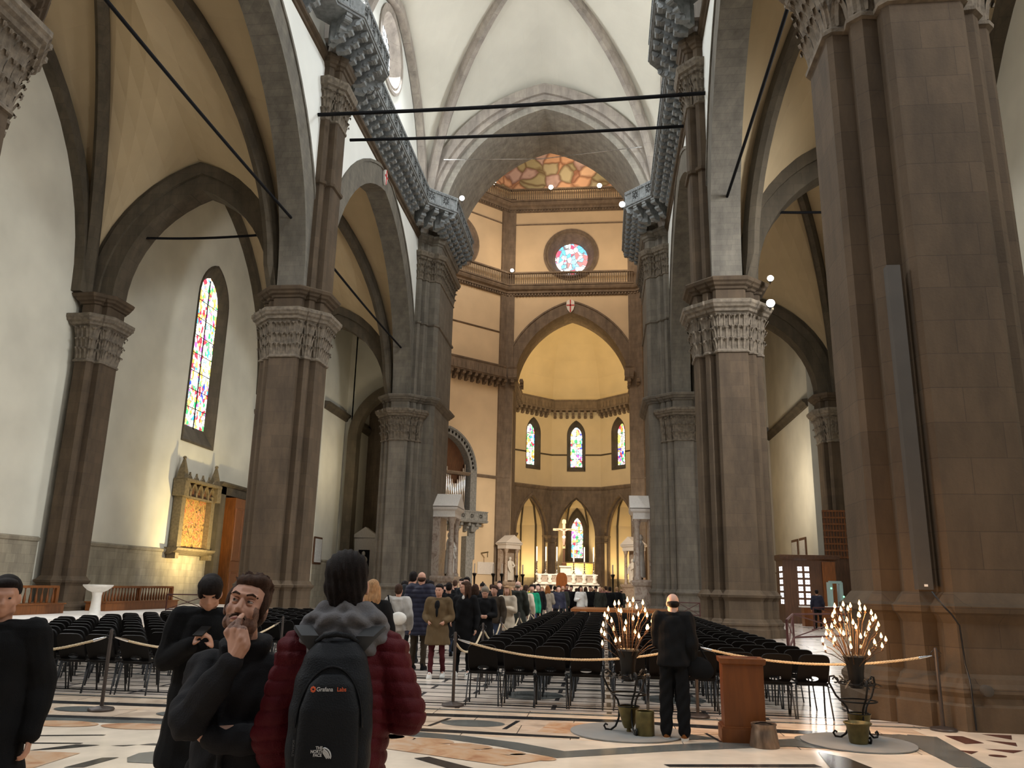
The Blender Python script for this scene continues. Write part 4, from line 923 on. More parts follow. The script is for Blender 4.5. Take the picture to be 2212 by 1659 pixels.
def rope(a, b, lab, sag=.22, r=.016):
    a, b = Vector(a), Vector(b); n = 40; d = (b-a).normalized(); up = Vector((0, 0, 1)); sd = d.cross(up)
    pts = [a+(b-a)*(k/n)-Vector((0, 0, sag*(1-(2*k/n-1)**2))) for k in range(n+1)]
    t = thing('barrier_rope', lab, 'rope', tuple(a), 0, 'twisted cream barrier ropes')
    m = MB(); L_ = (b-a).length; N_ = min(220, int(L_*42))
    def P(u): k = min(n-1, int(u*n)); f_ = u*n-k; return pts[k]*(1-f_)+pts[k+1]*f_
    for ph in range(3):
        path = []
        for k in range(N_+1):
            u = .05+.90*k/N_; an = u*L_*2*PI/.11+ph*2*PI/3; path.append(P(u)-a+sd*(math.cos(an)*r*.55)+up*(math.sin(an)*r*.55))
        m.tube(path, r*.62, 5)
    m.obj('twisted_strand', M['rope'], t, 60)
    m = MB()
    for u0, u1 in ((.0, .055), (.945, 1.0)): m.tube([P(u0)-a, P((u0+u1)/2)-a, P(u1)-a], [.008, .016, .02] if u0 == 0 else [.02, .016, .008], 8)
    m.obj('steel_hook', M['chrome'], t, 60)
z = .90
rope((2.05, 11.95, z), (5.33, 11.75, z), 'long cream rope drooping before the front row of right chairs')
rope((5.43, 11.75, z), (8.33, 11.42, z), 'cream rope running behind the wooden box to the nearest pier', .16)
rope((-2.33, 10.36, z), (-4.9, 9.5, z), 'cream rope running left out of the picture from the left post', .22)
rope((-2.25, 10.42, z), (-2.07, 15.6, z), 'cream rope drooping from the left post towards the bearded man', .30)
for (a, b, l) in (((1.98, 12.0), (1.95, 15.1), 'first'), ((1.95, 15.2), (1.88, 18.35), 'second'), ((1.88, 18.45), (1.92, 21.95), 'third'), ((1.92, 22.05), (1.95, 24.85), 'fourth'), ((1.95, 24.95), (2.25, 27.95), 'fifth'), ((2.25, 28.05), (2.5, 31.15), 'sixth')):
    rope((a[0], a[1], z), (b[0], b[1], z), '%s swag of cream rope down the crowd side of the right chairs' % l, .28)
# ---------------------------------------------------------------- candle stands
def candle_stand(loc, lab, nb, rz, seed, light):
    t = thing('candle_stand', lab, 'candle stand', loc, rz, 'wrought iron candle stands')
    r = random.Random(seed)
    for k in range(3):
        a = 2*PI*k/3+.5; d = Vector((math.cos(a), math.sin(a), 0)); e = Vector((-d.y, d.x, 0)); m = MB()
        pr = [(.20, .64), (.25, .70), (.30, .69), (.31, .62), (.27, .54), (.24, .48), (.205, .445), (.17, .41), (.13, .36), (.115, .30), (.115, .24), (.12, .16), (.16, .07), (.22, .025), (.28, .03), (.30, .065), (.28, .09), (.255, .075)]
        m.tube([d*q+Vector((0, 0, z)) for q, z in pr], .0125, 7)
        m.tube([d*(.235+.03*math.cos(w))+Vector((0, 0, .655+.03*math.sin(w))) for w in [.4*q for q in range(14)]], .009, 6)
        m.obj('scroll_leg', M['iron'], t, 60)
    m = MB()
    for z, q in ((.44, .205), (.30, .12), (.63, .20)): m.tube([(q*math.cos(2*PI*k/20), q*math.sin(2*PI*k/20), z) for k in range(21)], .010, 6)
    m.obj('ring_band', M['iron'], t, 60)
    m = MB()
    for k in range(16):
        a = r.uniform(0, 2*PI); q = r.uniform(.12, .27); c = Vector((q*math.cos(a), q*math.sin(a), .63+r.uniform(-.03, .05)))
        R = Matrix.Rotation(a, 3, 'Z') @ Matrix.Rotation(r.uniform(-.8, .8), 3, 'Y'); m.ell(c, (.05, .018, .006), 8, 4, R=R)
    for k in range(5):
        a0 = 2*PI*k/5; m.tube([((.13+.05*math.sin(3*w))*math.cos(a0+w), (.13+.05*math.sin(3*w))*math.sin(a0+w), .64+.02*math.sin(5*w)) for w in [q*.15 for q in range(9)]], .006, 5)
    m.obj('iron_foliage', M['iron'], t, 60)
    m = MB(); m.lathe([(.055, .06), (.075, .10), (.11, .22), (.125, .285), (.135, .30), (.115, .295), (.06, .12)], n=20); m.lathe([(.02, .0), (.03, .03), (.02, .06)], n=10); m.obj('drip_bucket', M['brass'], t, 50)
    m = MB(); m.lathe([(.07, .58), (.085, .62), (.088, .74), (.105, .86), (.135, .93), (.12, .95)], n=18); m.obj('stem_bundle', M['iron'], t, 50)
    tips = []
    gold = PI*(3-math.sqrt(5))
    for i in range(nb):
        u = (i+.5)/nb; el = u; a = i*gold+seed
        R_ = .34*math.sqrt(max(0, 1-(el*.98)**2))**.9+.015; z = .955+.53*el**1.0+r.uniform(-.02, .02); R_ *= r.uniform(.86, 1.05)
        d = Vector((math.cos(a), math.sin(a), 0)); m = MB()
        p0 = d*.05+Vector((0, 0, .80)); p3 = d*R_+Vector((0, 0, z)); p1 = d*(.06+R_*.25)+Vector((0, 0, .80+(z-.80)*.45)); p2 = d*(R_*.72)+Vector((0, 0, .80+(z-.80)*.82))
        m.tube([p0, p1, p2, p3], .0048, 5); m.lathe([(.012, 0), (.016, .008), (.010, .012), (.008, .03)], tuple(p3), 8)
        ob = m.obj('candle_arm', M['stem'], t, 60); b = mk('candle_bulb', bulbm, ob, tuple(p3+Vector((0, 0, .045)))); tips.append(p3+Vector((0, 0, .045)))
    for i in range(2, nb, 5):
        c = Matrix.Rotation(rz, 3, 'Z') @ tips[i]+Vector(loc)+Vector((0, 0, .064)); point('candle_glow', c, light/len(range(2, nb, 5)), (1.0, .52, .20), .010)
    return t
M['brass'] = mat('aged_brass', (.16, .125, .045), .42, .6, var=.4, scale=6)
M['stem'] = mat('warm_brass_arm', (.07, .035, .014), .5, .4, var=.2)
bm_ = MB(); bm_.lathe([(.002, -.016), (.011, -.010), (.0165, .004), (.011, .022), (.0045, .038), (.001, .048)], n=8); bulbm = bm_.mesh('candle_bulb', M['bulb'], 180)
candle_stand((4.42, 10.3, 0), 'wrought iron stand of lit candle lamps beside the man in black', 34, .3, 3, 40)
candle_stand((7.08, 10.4, 0), 'wrought iron stand of lit candle lamps before the nearest pier', 46, 2.2, 9, 60)
for x, y, r_, l in ((4.4, 10.32, .67, 'round grey floor mat under the candle stand by the man in black'), (7.0, 10.25, .62, 'round grey floor mat under the candle stand by the nearest pier')):
    m = MB(); m.lathe([(r_, 0), (r_, .012), (r_-.02, .014)], (0, 0, .006), 48); o = m.obj('floor_mat', M['mat'] if 'mat' in M else mat('grey_rubber', (.20, .20, .19), .75, var=.08), None, 40, (x, y, 0)); tag(o, l, 'mat', 'round grey floor mats')
def vessel(name, lab, loc, prof, m_, handle=0):
    t = thing(name, lab, 'bucket', loc); m = MB(); m.lathe(prof, n=28); m.obj('body', m_, t, 50)
    if handle:
        m = MB(); m.tube([(handle*math.cos(PI*k/12), .0, prof[3][1]*.92+.06*math.sin(PI*k/12)) for k in range(13)], .006, 6); m.obj('handle', M['iron'], t, 60)
    return t
M['copper'] = mat('tarnished_copper', (.20, .14, .10), .38, .7, var=.45, scale=5, stretch=(3, 3, .8))
vessel('brass_bin', 'plain cylindrical brass bin at the foot of the candle stand beside the man in black', (4.60, 10.10, .014), [(.10, 0), (.108, .01), (.108, .26), (.104, .27), (.095, .265), (.095, .05)], M['brass'])
vessel('copper_pail', 'dented copper pail with a handle before the wooden box', (5.88, 9.78, .0), [(.155, 0), (.16, .015), (.135, .17), (.125, .21), (.14, .235), (.138, .245), (.12, .235), (.115, .12)], M['copper'], .13)
vessel('brass_pot', 'dull green brass pot with a wide rim under the farther candle stand', (6.98, 10.14, .014), [(.085, 0), (.10, .02), (.125, .19), (.15, .215), (.155, .225), (.14, .23), (.115, .2)], M['brass'])
# ---------------------------------------------------------------- offering box
M['woodO'] = mat('orange_varnished_wood', (.135, .040, .008), .45, var=.2, scale=2.2, stretch=(6, 6, .8), spec=.3)
t = thing('offering_box', 'orange brown wooden offering box on a plinth, beside the man in black', 'box', (5.72, 10.15, 0), -.04)
m = MB(); m.box((0, 0, .075), (.53, .46, .15)); m.box((0, 0, .16), (.50, .43, .02)); m.obj('plinth', M['woodO'], t)
m = MB(); m.loft([[(x*(w/2), y*(d/2), z) for x, y in ((-1, -1), (1, -1), (1, 1), (-1, 1))] for z, w, d in ((.17, .45, .38), (.83, .455, .385), (.845, .50, .43), (.875, .51, .44))], (1, 1)); m.obj('cabinet', M['woodO'], t)
m = MB(); m.loft([[(x*a, y*b, z) for x, y in ((-1, -1), (1, -1), (1, 1), (-1, 1))] for a, b, z in ((.255, .22, .875), (.255, .22, .90), (.215, .18, .90), (.205, .17, .885))], (1, 1)); m.obj('lid', M['woodO'], t)
m = MB(); m.box((0, 0, .888), (.15, .03, .01)); m.obj('coin_slot', M['gilt'], t)
# ---------------------------------------------------------------- wall furniture, left aisle
WX = -19.28
def wy(y, d, z): return (WX+d, y, z)
t = thing('framed_painting', 'tall gothic framed painting with two pinnacles, lit on the left aisle wall', 'painting')
m = MB(); m.box((WX+.12, 43.9, 4.75), (.16, 3.1, 2.9)); m.obj('painted_panel', M['paint'], t)
m = MB()
for yy in (42.2, 45.6): m.box((WX+.28, yy, 4.85), (.5, .42, 3.1))
m.box((WX+.2, 43.9, 6.25), (.3, 3.1, .12)); m.box((WX+.2, 43.9, 3.3), (.3, 3.1, .14)); m.obj('frame', M['gilt'], t)
m = MB(); m.loft([[(WX+o, yy, z) for o, z in ((0, 2.95), (.35, 3.0), (.7, 3.2), (.75, 3.32), (0, 3.34))] for yy in (41.7, 46.1)], (1, 1))
for yy in (42.0, 45.8): m.box((WX+.35, yy, 2.9), (.5, .35, .3))
m.obj('shelf', M['gilt'], t)
m = MB(); m.box((WX+.3, 43.9, 6.12), (.5, 3.7, .1)); m.box((WX+.4, 43.9, 7.0), (.8, 4.2, .14)); m.box((WX+.25, 43.9, 6.55), (.3, 3.5, .8), mi=1)
f_ = lambda q, w, z: (WX+w, 43.9+q, z)
for k in range(5):
    q = -1.4+.7*k; arch_solid(m, .24, .38, .09, lambda s_, w_, z_, q=q: f_(s_+q, w_, z_), .3, .56, 6.45, 5, 0)
    for s_ in (-1, 1): m.box((WX+.45, 43.9+q+s_*.3, 6.3), (.16, .09, .5), mi=0)
for yy in (42.0, 45.8): m.box((WX+.4, yy, 6.55), (.7, .5, .9), mi=0)
for k in range(5):
    q = -1.5+.75*k; m.loft([[(WX+.6+d, 43.9+q+a, 7.05+b) for a, b in ((-.3, 0), (-.18, .16), (-.07, .22), (0, .42), (.07, .22), (.18, .16), (.3, 0))] for d in (-.05, .05)], (1, 1), 0)
m.obj('arcaded_canopy', [M['gilt'], M['woodD']], t)
for yy in (42.0, 45.8):
    m = MB(); m.loft([[(WX+.4+x*w_, yy+y_*w_, z) for x, y_ in ((-1, -1), (1, -1), (1, 1), (-1, 1))] for z, w_ in ((7.05, .24), (7.4, .2), (8.15, .05))], (1, 1)); m.ell((WX+.4, yy, 8.22), (.11, .11, .1), 8, 6); m.obj('pinnacle', M['gilt'], t)
# doorway in the left wall
m = MB(); dY0, dY1 = 46.5, 51.0
for yy in (dY0+.35, dY1): m.box((WX+.2, yy, 3.6), (.6, .7, 7.2))
m.box((WX+.2, 48.8, 6.98), (.6, 5.0, .5)); m.loft([[(WX+o, yy, z) for o, z in ((0, 7.2), (.55, 7.22), (.7, 7.35), (.7, 7.45), (0, 7.45))] for yy in (46.3, 51.5)], (1, 1)); trim(m, M['rib'])
m = MB(); m.box((WX+.5, 49.2, 3.3), (1.0, 3.3, 6.6)); d_ = struct(m.obj('door_1', M['wood']))
m = MB()
for yy in (48.2, 49.6): 
    for z_, h_ in ((1.3, 1.8), (4.4, 3.2)): m.loft([[(WX+1.0+o, yy+a*(.55-i_), z_+b*(h_/2-i_)) for a, b in ((-1, -1), (1, -1), (1, 1), (-1, 1))] for o, i_ in ((0, 0), (.05, .03), (.05, .09), (.02, .12))], (0, 1))
m.obj('door_panel', M['wood'], d_)
# benches with balusters against the left wall, font, barrier
def bench(y0, y1, lab, x=-17.0):
    t = thing('balustered_kneeler', lab, 'bench', (x, (y0+y1)/2, .2)); h = (y1-y0)/2
    m = MB(); m.box((0, 0, .22), (.9, 2*h+.2, .44)); m.box((0, 0, .46), (1.0, 2*h+.3, .05)); m.obj('seat_box', M['wood'], t)
    m = MB(); m.box((.1, 0, 1.08), (.22, 2*h, .09))
    for yy in (-h, 0, h): m.box((.1, yy, .78), (.16, .16, .62))
    m.obj('top_rail', M['wood'], t)
    k = 24
    for i in range(k): 
        if i != k//2: mk('baluster', kbal, t, (.1, -h+(i+.5)*2*h/k, .49))
kb = MB(); kb.lathe([(.04, 0), (.055, .08), (.05, .2), (.022, .38), (.025, .5), (.045, .55)], n=8); kbal = kb.mesh('baluster', M['wood'], 50)
bench(32.9, 38.6, 'long reddish wooden kneeler with turned balusters below the lit painting'); bench(22.5, 30.0, 'reddish wooden kneeler with balusters at the left edge behind the passing man')
t = thing('stone_font', 'white marble font on a slender column before the wooden kneeler', 'font', (-14.55, 29.0, .2))
m = MB(); m.lathe([(.34, 0), (.34, .07), (.26, .1), (.2, .2), (.17, .45), (.16, .8), (.19, .95)], n=24); m.obj('column', M['white'], t, 50)
m = MB(); m.lathe([(.19, .93), (.34, 1.0), (.46, 1.1), (.52, 1.16), (.52, 1.2), (.44, 1.2), (.3, 1.12)], n=28); m.obj('basin', M['white'], t, 50)
M['redIron'] = mat('dark_red_iron', (.07, .018, .015), .5, .2, var=.2)
def xbar(pts, lab, h=1.0, r=.03):
    t = thing('crossed_barrier', lab, 'barrier', (0, 0, 0), 0, 'dark red barriers with crossed bars'); 
    for (a, b) in zip(pts[:-1], pts[1:]):
        A, B = Vector((*a, 0)), Vector((*b, 0)); m = MB(); z0 = Vector((0, 0, .35)); z1 = Vector((0, 0, h))
        for p, q in ((A+z1, B+z1), (A+z0, B+z0), (A+z0, B+z1), (A+z1, B+z0)): m.tube([p, q], r if (p.z == q.z) else r*.6, 6)
        m.obj('crossed_panel', M['redIron'], t)
    for a in pts:
        m = MB(); m.tube([(a[0], a[1], 0), (a[0], a[1], h+.02)], r, 6); m.lathe([(.12, 0), (.12, .03), (.04, .05)], (a[0], a[1], 0), 10); m.obj('post', M['redIron'], t, 50)
xbar([(-15.2, 35.2), (-13.6, 35.9)], 'low crossed barrier behind the man in black looking at his phone')
xbar([(8.37, 20.1), (9.8, 26.0), (12.5, 28.5)], 'long crossed barrier closing the right aisle behind the candle stand', 1.02)
xbar([(8.2, 52.4-5.9), (9.3, 45.8), (10.3, 46.6)], 'crossed barrier in front of the right crossing pier', 1.0)
xbar([(5.2, 49.4), (6.5, 50.2)], 'small crossed barrier beside the far right chairs', 1.0)
xbar([(13.8, 40), (16.8, 41.5)], 'crossed barrier before the glazed wooden booth', 1.0)
# ---------------------------------------------------------------- right aisle
t = thing('glazed_booth', 'dark wooden entrance booth with lit square panes in the right aisle', 'booth', (15.6, 47.6, 0))
m = MB(); m.box((0, .9, 1.75), (2.9, 1.8, 3.5)); m.obj('cabinet', M['woodD'], t)
m = MB(); m.loft([[(x*(1.45+o), .9+y*(.9+o), z) for x, y in ((-1, -1), (1, -1), (1, 1), (-1, 1))] for z, o in ((3.4, .0), (3.5, .12), (3.62, .2), (3.7, .22), (3.72, 0))], (1, 1)); m.obj('cornice', M['woodD'], t)
panem = emis('lit_booth_glass', (.92, .90, .95), 1.6)
pm = MB()
for a in (-1, 1):
    for b in (-1, 1): pm.box((a*.065, 0, b*.065), (.11, .02, .11))
pmm = pm.mesh('pane', panem)
for i in range(2):
    for j in range(6): mk('pane', pmm, t, (-.55+i*.38, -.02, 1.15+j*.36)); mk('pane', pmm, t, (-1.46, .35+i*.45, 1.15+j*.36), PI/2)
m = MB(); m.box((1.0, -.06, 1.7), (.7, .12, 3.3)); m.loft([[(1.0+x*(.22-i_), -.13-o, 1.9+z*(.5-i_)) for x, z in ((0, -1), (1, 0), (0, 1), (-1, 0))] for o, i_ in ((0, 0), (.03, .03), (0, .08))], (0, 1)); m.obj('carved_door', M['wood'], t)
t = thing('security_gate', 'pale green walk-through detector gate beside the lit booth', 'gate', (15.75, 43.6, 0))
M['teal'] = mat('pale_teal_plastic', (.32, .45, .42), .4, var=.05); M['led'] = emis('green_led', (.1, 1, .3), 6)
for x in (-.2, .3):
    m = MB(); m.box((x, 0, 1.1), (.14, .6, 2.2)); m.obj('side_panel', M['teal'], t)
m = MB(); m.box((.05, -.1, 2.2), (.6, .2, .12)); m.obj('header', M['teal'], t)
m = MB(); m.ell((.38, -.3, 1.5), (.04, .02, .04), 8, 6); m.ell((-.2, -.3, 1.9), (.04, .02, .04), 8, 6); m.obj('status_light', M['led'], t)
t = thing('desk', 'wooden desk with papers in front of the lit booth', 'desk', (14.9, 42.9, 0))
m = MB(); m.box((0, 0, .98), (2.0, .8, .07)); m.obj('desktop', M['plate'], t); m = MB()
m.box((0, .0, .5), (1.8, .6, .9)); m.obj('front_panel', M['wood'], t)
for i, (y, lab) in enumerate(((59.2, 'framed printed notice on the right passage wall beside the booth'), (56.9, 'second framed printed notice on the right passage wall, nearer the booth'))):
    t = thing('framed_notice', lab, 'notice', (17.5, y, 4.15), 0, 'framed notices in the right passage')
    m = MB(); m.box((0, 0, 0), (.08, 1.8, 2.2)); m.obj('frame', M['woodD'], t); m = MB(); m.box((-.05, 0, 0), (.03, 1.45, 1.85)); m.obj('printed_sheet', M['paper'], t)
    for k in range(12): pass
t = thing('lattice_shutter', 'brown wooden lattice shutter high beside the wall pier in the right aisle', 'shutter', (18.0, 50.9, 0))
m = MB(); m.box((0, 0, 3.27), (1.35, .08, 6.55)); m.obj('backing', M['woodD'], t); m = MB()
for k in range(8): m.box((-.6+k*.17, -.06, 5.1), (.05, .06, 2.9))
for k in range(8): m.box((0, -.08, 3.75+k*.39), (1.35, .05, .1))
m.obj('lattice', M['wood'], t)
t = thing('cable_trunking', 'tall grey metal cable trunking fixed up the nearest pier', 'trunking', (8.42, 11.72, 0))
M['greyMetal'] = mat('grey_painted_steel', (.045, .037, .028), .7, 0, var=.1)
m = MB(); m.box((0, -.02, 4.05), (.19, .15, 4.65)); m.obj('channel', M['greyMetal'], t); m = MB(); m.box((-.0, -.1, 1.78), (.045, .01, .03)); m.obj('white_tag', M['plate'], t)
m = MB(); m.tube([(8.46, 11.55, 1.70), (8.50, 11.41, 1.56), (8.62, 11.41, 1.42), (8.74, 11.50, 1.28), (8.76, 11.51, .8), (8.76, 11.42, .62), (8.74, 11.36, .45), (8.74, 11.34, .03)], .011, 6); o = m.obj('power_cable', M['leg'], None, 60); tag(o, 'brown power cable trailing down the base of the nearest pier', 'cable')
t = thing('signal_horn', 'small round grey junction can low on the nearest pier base', 'junction box', (8.92, 11.36, .50)); m = MB(); m.lathe([(.05, -.06), (.07, -.05), (.07, .05), (.05, .06)], n=14, R=Matrix.Rotation(PI/2, 3, 'X')); m.obj('can', M['greyMetal'], t, 50)
# ---------------------------------------------------------------- lamps on cornices
def floodlight(loc, target, lab, m_='lamp', s=1.0, grp=None):
    t = thing('floodlight', lab, 'lamp', loc, 0, grp); t.rotation_euler = (Vector(target)-Vector(loc)).to_track_quat('Z', 'Y').to_euler()
    m = MB(); m.lathe([(.07*s, -.16*s), (.12*s, -.12*s), (.14*s, 0), (.13*s, .02*s)], n=14); m.obj('housing', M['iron'], t, 50)
    m = MB(); m.lathe([(.125*s, .0), (.125*s, .025*s), (.05*s, .05*s)], n=14); m.obj('lens', M[m_], t, 50)
    m = MB(); m.tube([(0, -.14*s, -.04*s), (0, -.14*s, -.26*s), (0, 0, -.3*s)], .015*s, 5); m.obj('bracket', M['iron'], t)
floodlight((10.92, 31.35, 13.92), (9.5, 18, 14), 'small lit floodlight on the upper ledge of the right pier', grp='floodlights on the right pier')
floodlight((10.80, 31.05, 12.75), (9.2, 16, 12.5), 'bright floodlight at the abacus of the right pier capital', s=1.3, grp='floodlights on the right pier')
floodlight((-7.25, 34.4, 29.0), (0, 20, 26), 'white floodlight on the left gallery parapet', 'lampW', 1.3)
floodlight((6.9, 34.9, 28.9), (0, 20, 26), 'white floodlight on the right gallery parapet', 'lampW', 1.3)
floodlight((-5.5, 50.6, 27.9), (-2, 30, 24), 'lamp on the corner of the left gallery by the great arch', 'lampW', 1.4)
floodlight((5.6, 50.9, 27.2), (2, 30, 22), 'bright lamp hung on the corner of the right gallery by the great arch', 'lampW', 1.6)
for x, y, z_, l in ((-9.8, 95.2, 53.1, 'leftmost'), (-2.4, 97, 53.1, 'second'), (4.0, 97, 53.1, 'third'), (6.1, 97, 53.1, 'fourth')):
    floodlight((x, y-.1, z_), (x, 60, 50), '%s small lit lamp on the balustrade under the fresco' % l, s=2.4, grp='lamps on the upper balustrade')
for x, y, z_, l in ((-7.3, 96.7, 41.3, 'left'), (1.1, 97, 41.4, 'middle')):
    floodlight((x, y-.1, z_), (x, 60, 36), 'small white lamp on the lower balustrade, %s one' % l, 'lampW', s=1.8, grp='lamps on the lower balustrade')
# shields
def shield(c, nrm, sc, lab):
    c = Vector(c); n_ = Vector(nrm).normalized(); s_ = Vector((0, 0, 1)).cross(n_); t = thing('cross_shield', lab, 'shield', tuple(c), 0, 'white shields with a red cross')
    def P(a, b, d): return s_*(a*sc)+Vector((0, 0, b*sc))+n_*d
    O = [(-.5, .55), (-.3, .78), (0, .86), (.3, .78), (.5, .55), (.52, 0), (.38, -.5), (.15, -.8), (0, -.9), (-.15, -.8), (-.38, -.5), (-.52, 0)]
    m = MB(); m.loft([[P(a, b, d) for a, b in O] for d in (0, .12)], (1, 1)); m.obj('field', M['white'], t)
    m = MB()
    for X in ([(-.08, -.84), (.08, -.84), (.08, .82), (-.08, .82)], [(-.5, .0), (.5, .0), (.5, .16), (-.5, .16)]): m.loft([[P(a, b, d) for a, b in X] for d in (.1, .15)], (1, 1))
    m.obj('red_cross', M['heraldRed'], t)
M['heraldRed'] = mat('heraldic_red', (.55, .03, .03), .6, var=.1)
shield((.2, 97.76, 36.7), (0, -1, 0), 1.0, 'white shield with a red cross over the great tribune arch')
shield((-8.6, 42.1, 25.0), (1, 0, 0), .55, 'small white shield with a red cross over the left arcade arch')
# ---------------------------------------------------------------- high altar
t = thing('high_altar', 'broad pink and white marble high altar beyond the crowd', 'altar', (.4, 85, 0))
m = MB(); m.box((0, 0, .6), (8, 4, 1.2)); m.box((0, 0, 1.5), (6.9, 2.0, .7)); m.box((0, -.2, 2.0), (6.7, 1.8, .12)); m.obj('base', M['white'], t)
m = MB(); m.box((0, .5, 2.5), (6.2, .9, .8)); m.obj('gradine', M['marb'], t)
m = MB(); m.box((0, .5, 2.95), (6.4, 1.0, .12)); m.box((0, .45, 2.12), (6.4, 1.0, .12))
for k in range(6): m.lathe([(.2, 2.15), (.26, 2.3), (.15, 2.5), (.27, 2.7), (.2, 2.9)], (-2.7+k*1.08+(.2 if k > 2 else -.1), 0, 0), 10)
m.obj('carved_ledge', M['white'], t, 60)
m = MB(); m.box((-.1, .5, 3.35), (1.1, .8, .75)); m.box((-.1, .5, 3.78), (1.35, 1.0, .12)); m.obj('tabernacle', M['white'], t)
xs = [a for a in (-2.55, -1.55, -.55, 1.35, 2.35, 3.4)]
C0 = None
for i, x_ in enumerate((1163, 1182, 1205, 1240, 1262, 1281)):
    X = (x_-1221.5)/1737*85*1.02+.2
    lab = ('%s tall white candle in a turned silver candlestick on the high altar' % ORD[i]).replace('first', 'leftmost').replace('sixth', 'rightmost')
    if C0 is None:
        C0 = thing('altar_candlestick', lab, 'candlestick', (X, 85.4, 3.0), 0, 'altar candlesticks')
        m = MB(); m.lathe([(.2, 0), (.22, .06), (.08, .15), (.12, .3), (.05, .38), (.11, .5), (.05, .62), (.10, .75), (.04, .85), (.09, .98), (.05, 1.1), (.14, 1.22), (.12, 1.28)], n=10); m.obj('candlestick', M['chrome'], C0, 60)
        m = MB(); m.lathe([(.075, 1.27), (.07, 2.75), (.02, 2.78)], n=10); m.obj('candle', M['wax'] if 'wax' in M else mat('white_wax', (.85, .82, .74), .5, var=.03), C0, 60)
    else: dup(C0, (X, 85.4, 3.0), None, lab)
t = thing('crucifix', 'pale wooden crucifix standing over the high altar', 'crucifix', (.1, 85.5, 3.8))
M['paleW'] = mat('pale_gilt_wood', (.62, .42, .22), .5, var=.15)
m = MB(); m.box((0, 0, 3.3), (.28, .16, 3.0)); m.box((0, 0, 3.75), (2.3, .16, .22)); m.box((0, 0, 4.55), (.42, .18, .35)); m.box((0, .05, .9), (.2, .16, 2.0), mi=1); m.lathe([(.3, 0), (.28, .3), (.1, .4)], n=8, mi=1); m.obj('cross', [M['paleW'], M['woodD']], t)
m = MB(); m.ell((0, -.16, 3.80), (.11, .12, .14)); m.ell((0, -.16, 3.35), (.17, .12, .36)); m.tube([(0, -.14, 3.55), (-.4, -.12, 3.72), (-.85, -.1, 3.8)], [.07, .055, .04], 8); m.tube([(0, -.14, 3.55), (.4, -.12, 3.72), (.85, -.1, 3.8)], [.07, .055, .04], 8)
m.tube([(-.07, -.16, 3.1), (-.08, -.22, 2.6), (-.03, -.16, 2.15)], [.1, .08, .05], 8); m.tube([(.07, -.16, 3.1), (.08, -.22, 2.6), (.03, -.16, 2.15)], [.1, .08, .05], 8); m.obj('figure', M['skinL'], t, 60)
m = MB(); m.ell((0, -.17, 2.95), (.2, .15, .22)); m.obj('loincloth', M['white'], t, 60)
t = thing('throne_chair', 'arched reddish wooden chair back standing before the high altar', 'chair', (.05, 82, 0))
m = MB(); m.loft([[(a, d, z_) for a, z_ in ((-.55, 1.2), (-.55, 2.6), (-.42, 2.95), (-.2, 3.1), (.2, 3.1), (.42, 2.95), (.55, 2.6), (.55, 1.2))] for d in (-.07, .07)], (1, 1)); m.obj('backrest', M['wood'], t)
m = MB(); m.box((0, -.35, 1.5), (1.0, .6, .15)); m.obj('seat', M['wood'], t)
for sx in (-1, 1):
    for sy in (-.6, -.1): m = MB(); m.box((sx*.45, sy, .75), (.1, .1, 1.5)); m.obj('leg', M['wood'], t)
t = thing('gilded_altarpiece', 'glowing gilded altarpiece in the middle chapel behind the high altar', 'altarpiece', (.6, 120.8, 0)); m = MB(); m.box((0, 0, 4.0), (5.0, .2, 2.6)); m.obj('frame', M['gilt'], t)
m = MB(); m.box((0, -.12, 4.0), (4.6, .08, 2.3)); m.obj('panel', ramp_mat('gold_relief', [(.3, (.55, .30, .08)), (.5, (.85, .62, .20)), (.7, (.6, .25, .08))], 1.6, .5, 5, 1.5), t)
t = thing('plinth_stage', 'dark brown wooden platform at the end of the central chairs', 'platform', (4.95, 34.9, 0)); m = MB(); m.box((0, 0, .80), (4.2, 3.6, .1)); m.obj('deck', M['wood'], t)
for sx in (-1, 0, 1):
    for sy in (-1, 1): m = MB(); m.box((sx*1.9, sy*1.6, .37), (.14, .14, .75)); m.obj('leg', M['woodD'], t)
# candles on dark iron holders round the choir
def tall_candle(x, y, h, lab):
    t = thing('choir_candle', lab, 'candle', (x, y, 0), 0, 'candles on dark holders round the choir'); m = MB(); m.lathe([(.25, 0), (.1, .1), (.06, 1.3), (.09, h-1.1), (.2, h-.85), (.16, h-.8)], n=10); m.obj('holder', M['iron'], t, 50)
    m = MB(); m.lathe([(.06, h-.82), (.055, h), (.01, h+.02)], n=8); m.obj('candle', M['wax'], t, 50)
M['wax'] = mat('white_wax', (.85, .82, .74), .5, var=.03)
for i, (u, vtop, Yc) in enumerate(((1028, 1240, 70), (1068, 1240, 70), (967, 1240, 64), (978, 1232, 66), (1086, 1240, 70), (1117, 1243, 72), (1130, 1241, 72), (1317, 1238, 72), (1376, 1225, 62))):
    X = 4.129+(u-1298-((vtop-1280)*.024))/1737*Yc*1.01; h = 1.65+(1284-vtop)/1737*Yc*1.05
    tall_candle(X, Yc, h, '%s candle on a dark holder from the left, round the choir' % (ORD[i]))
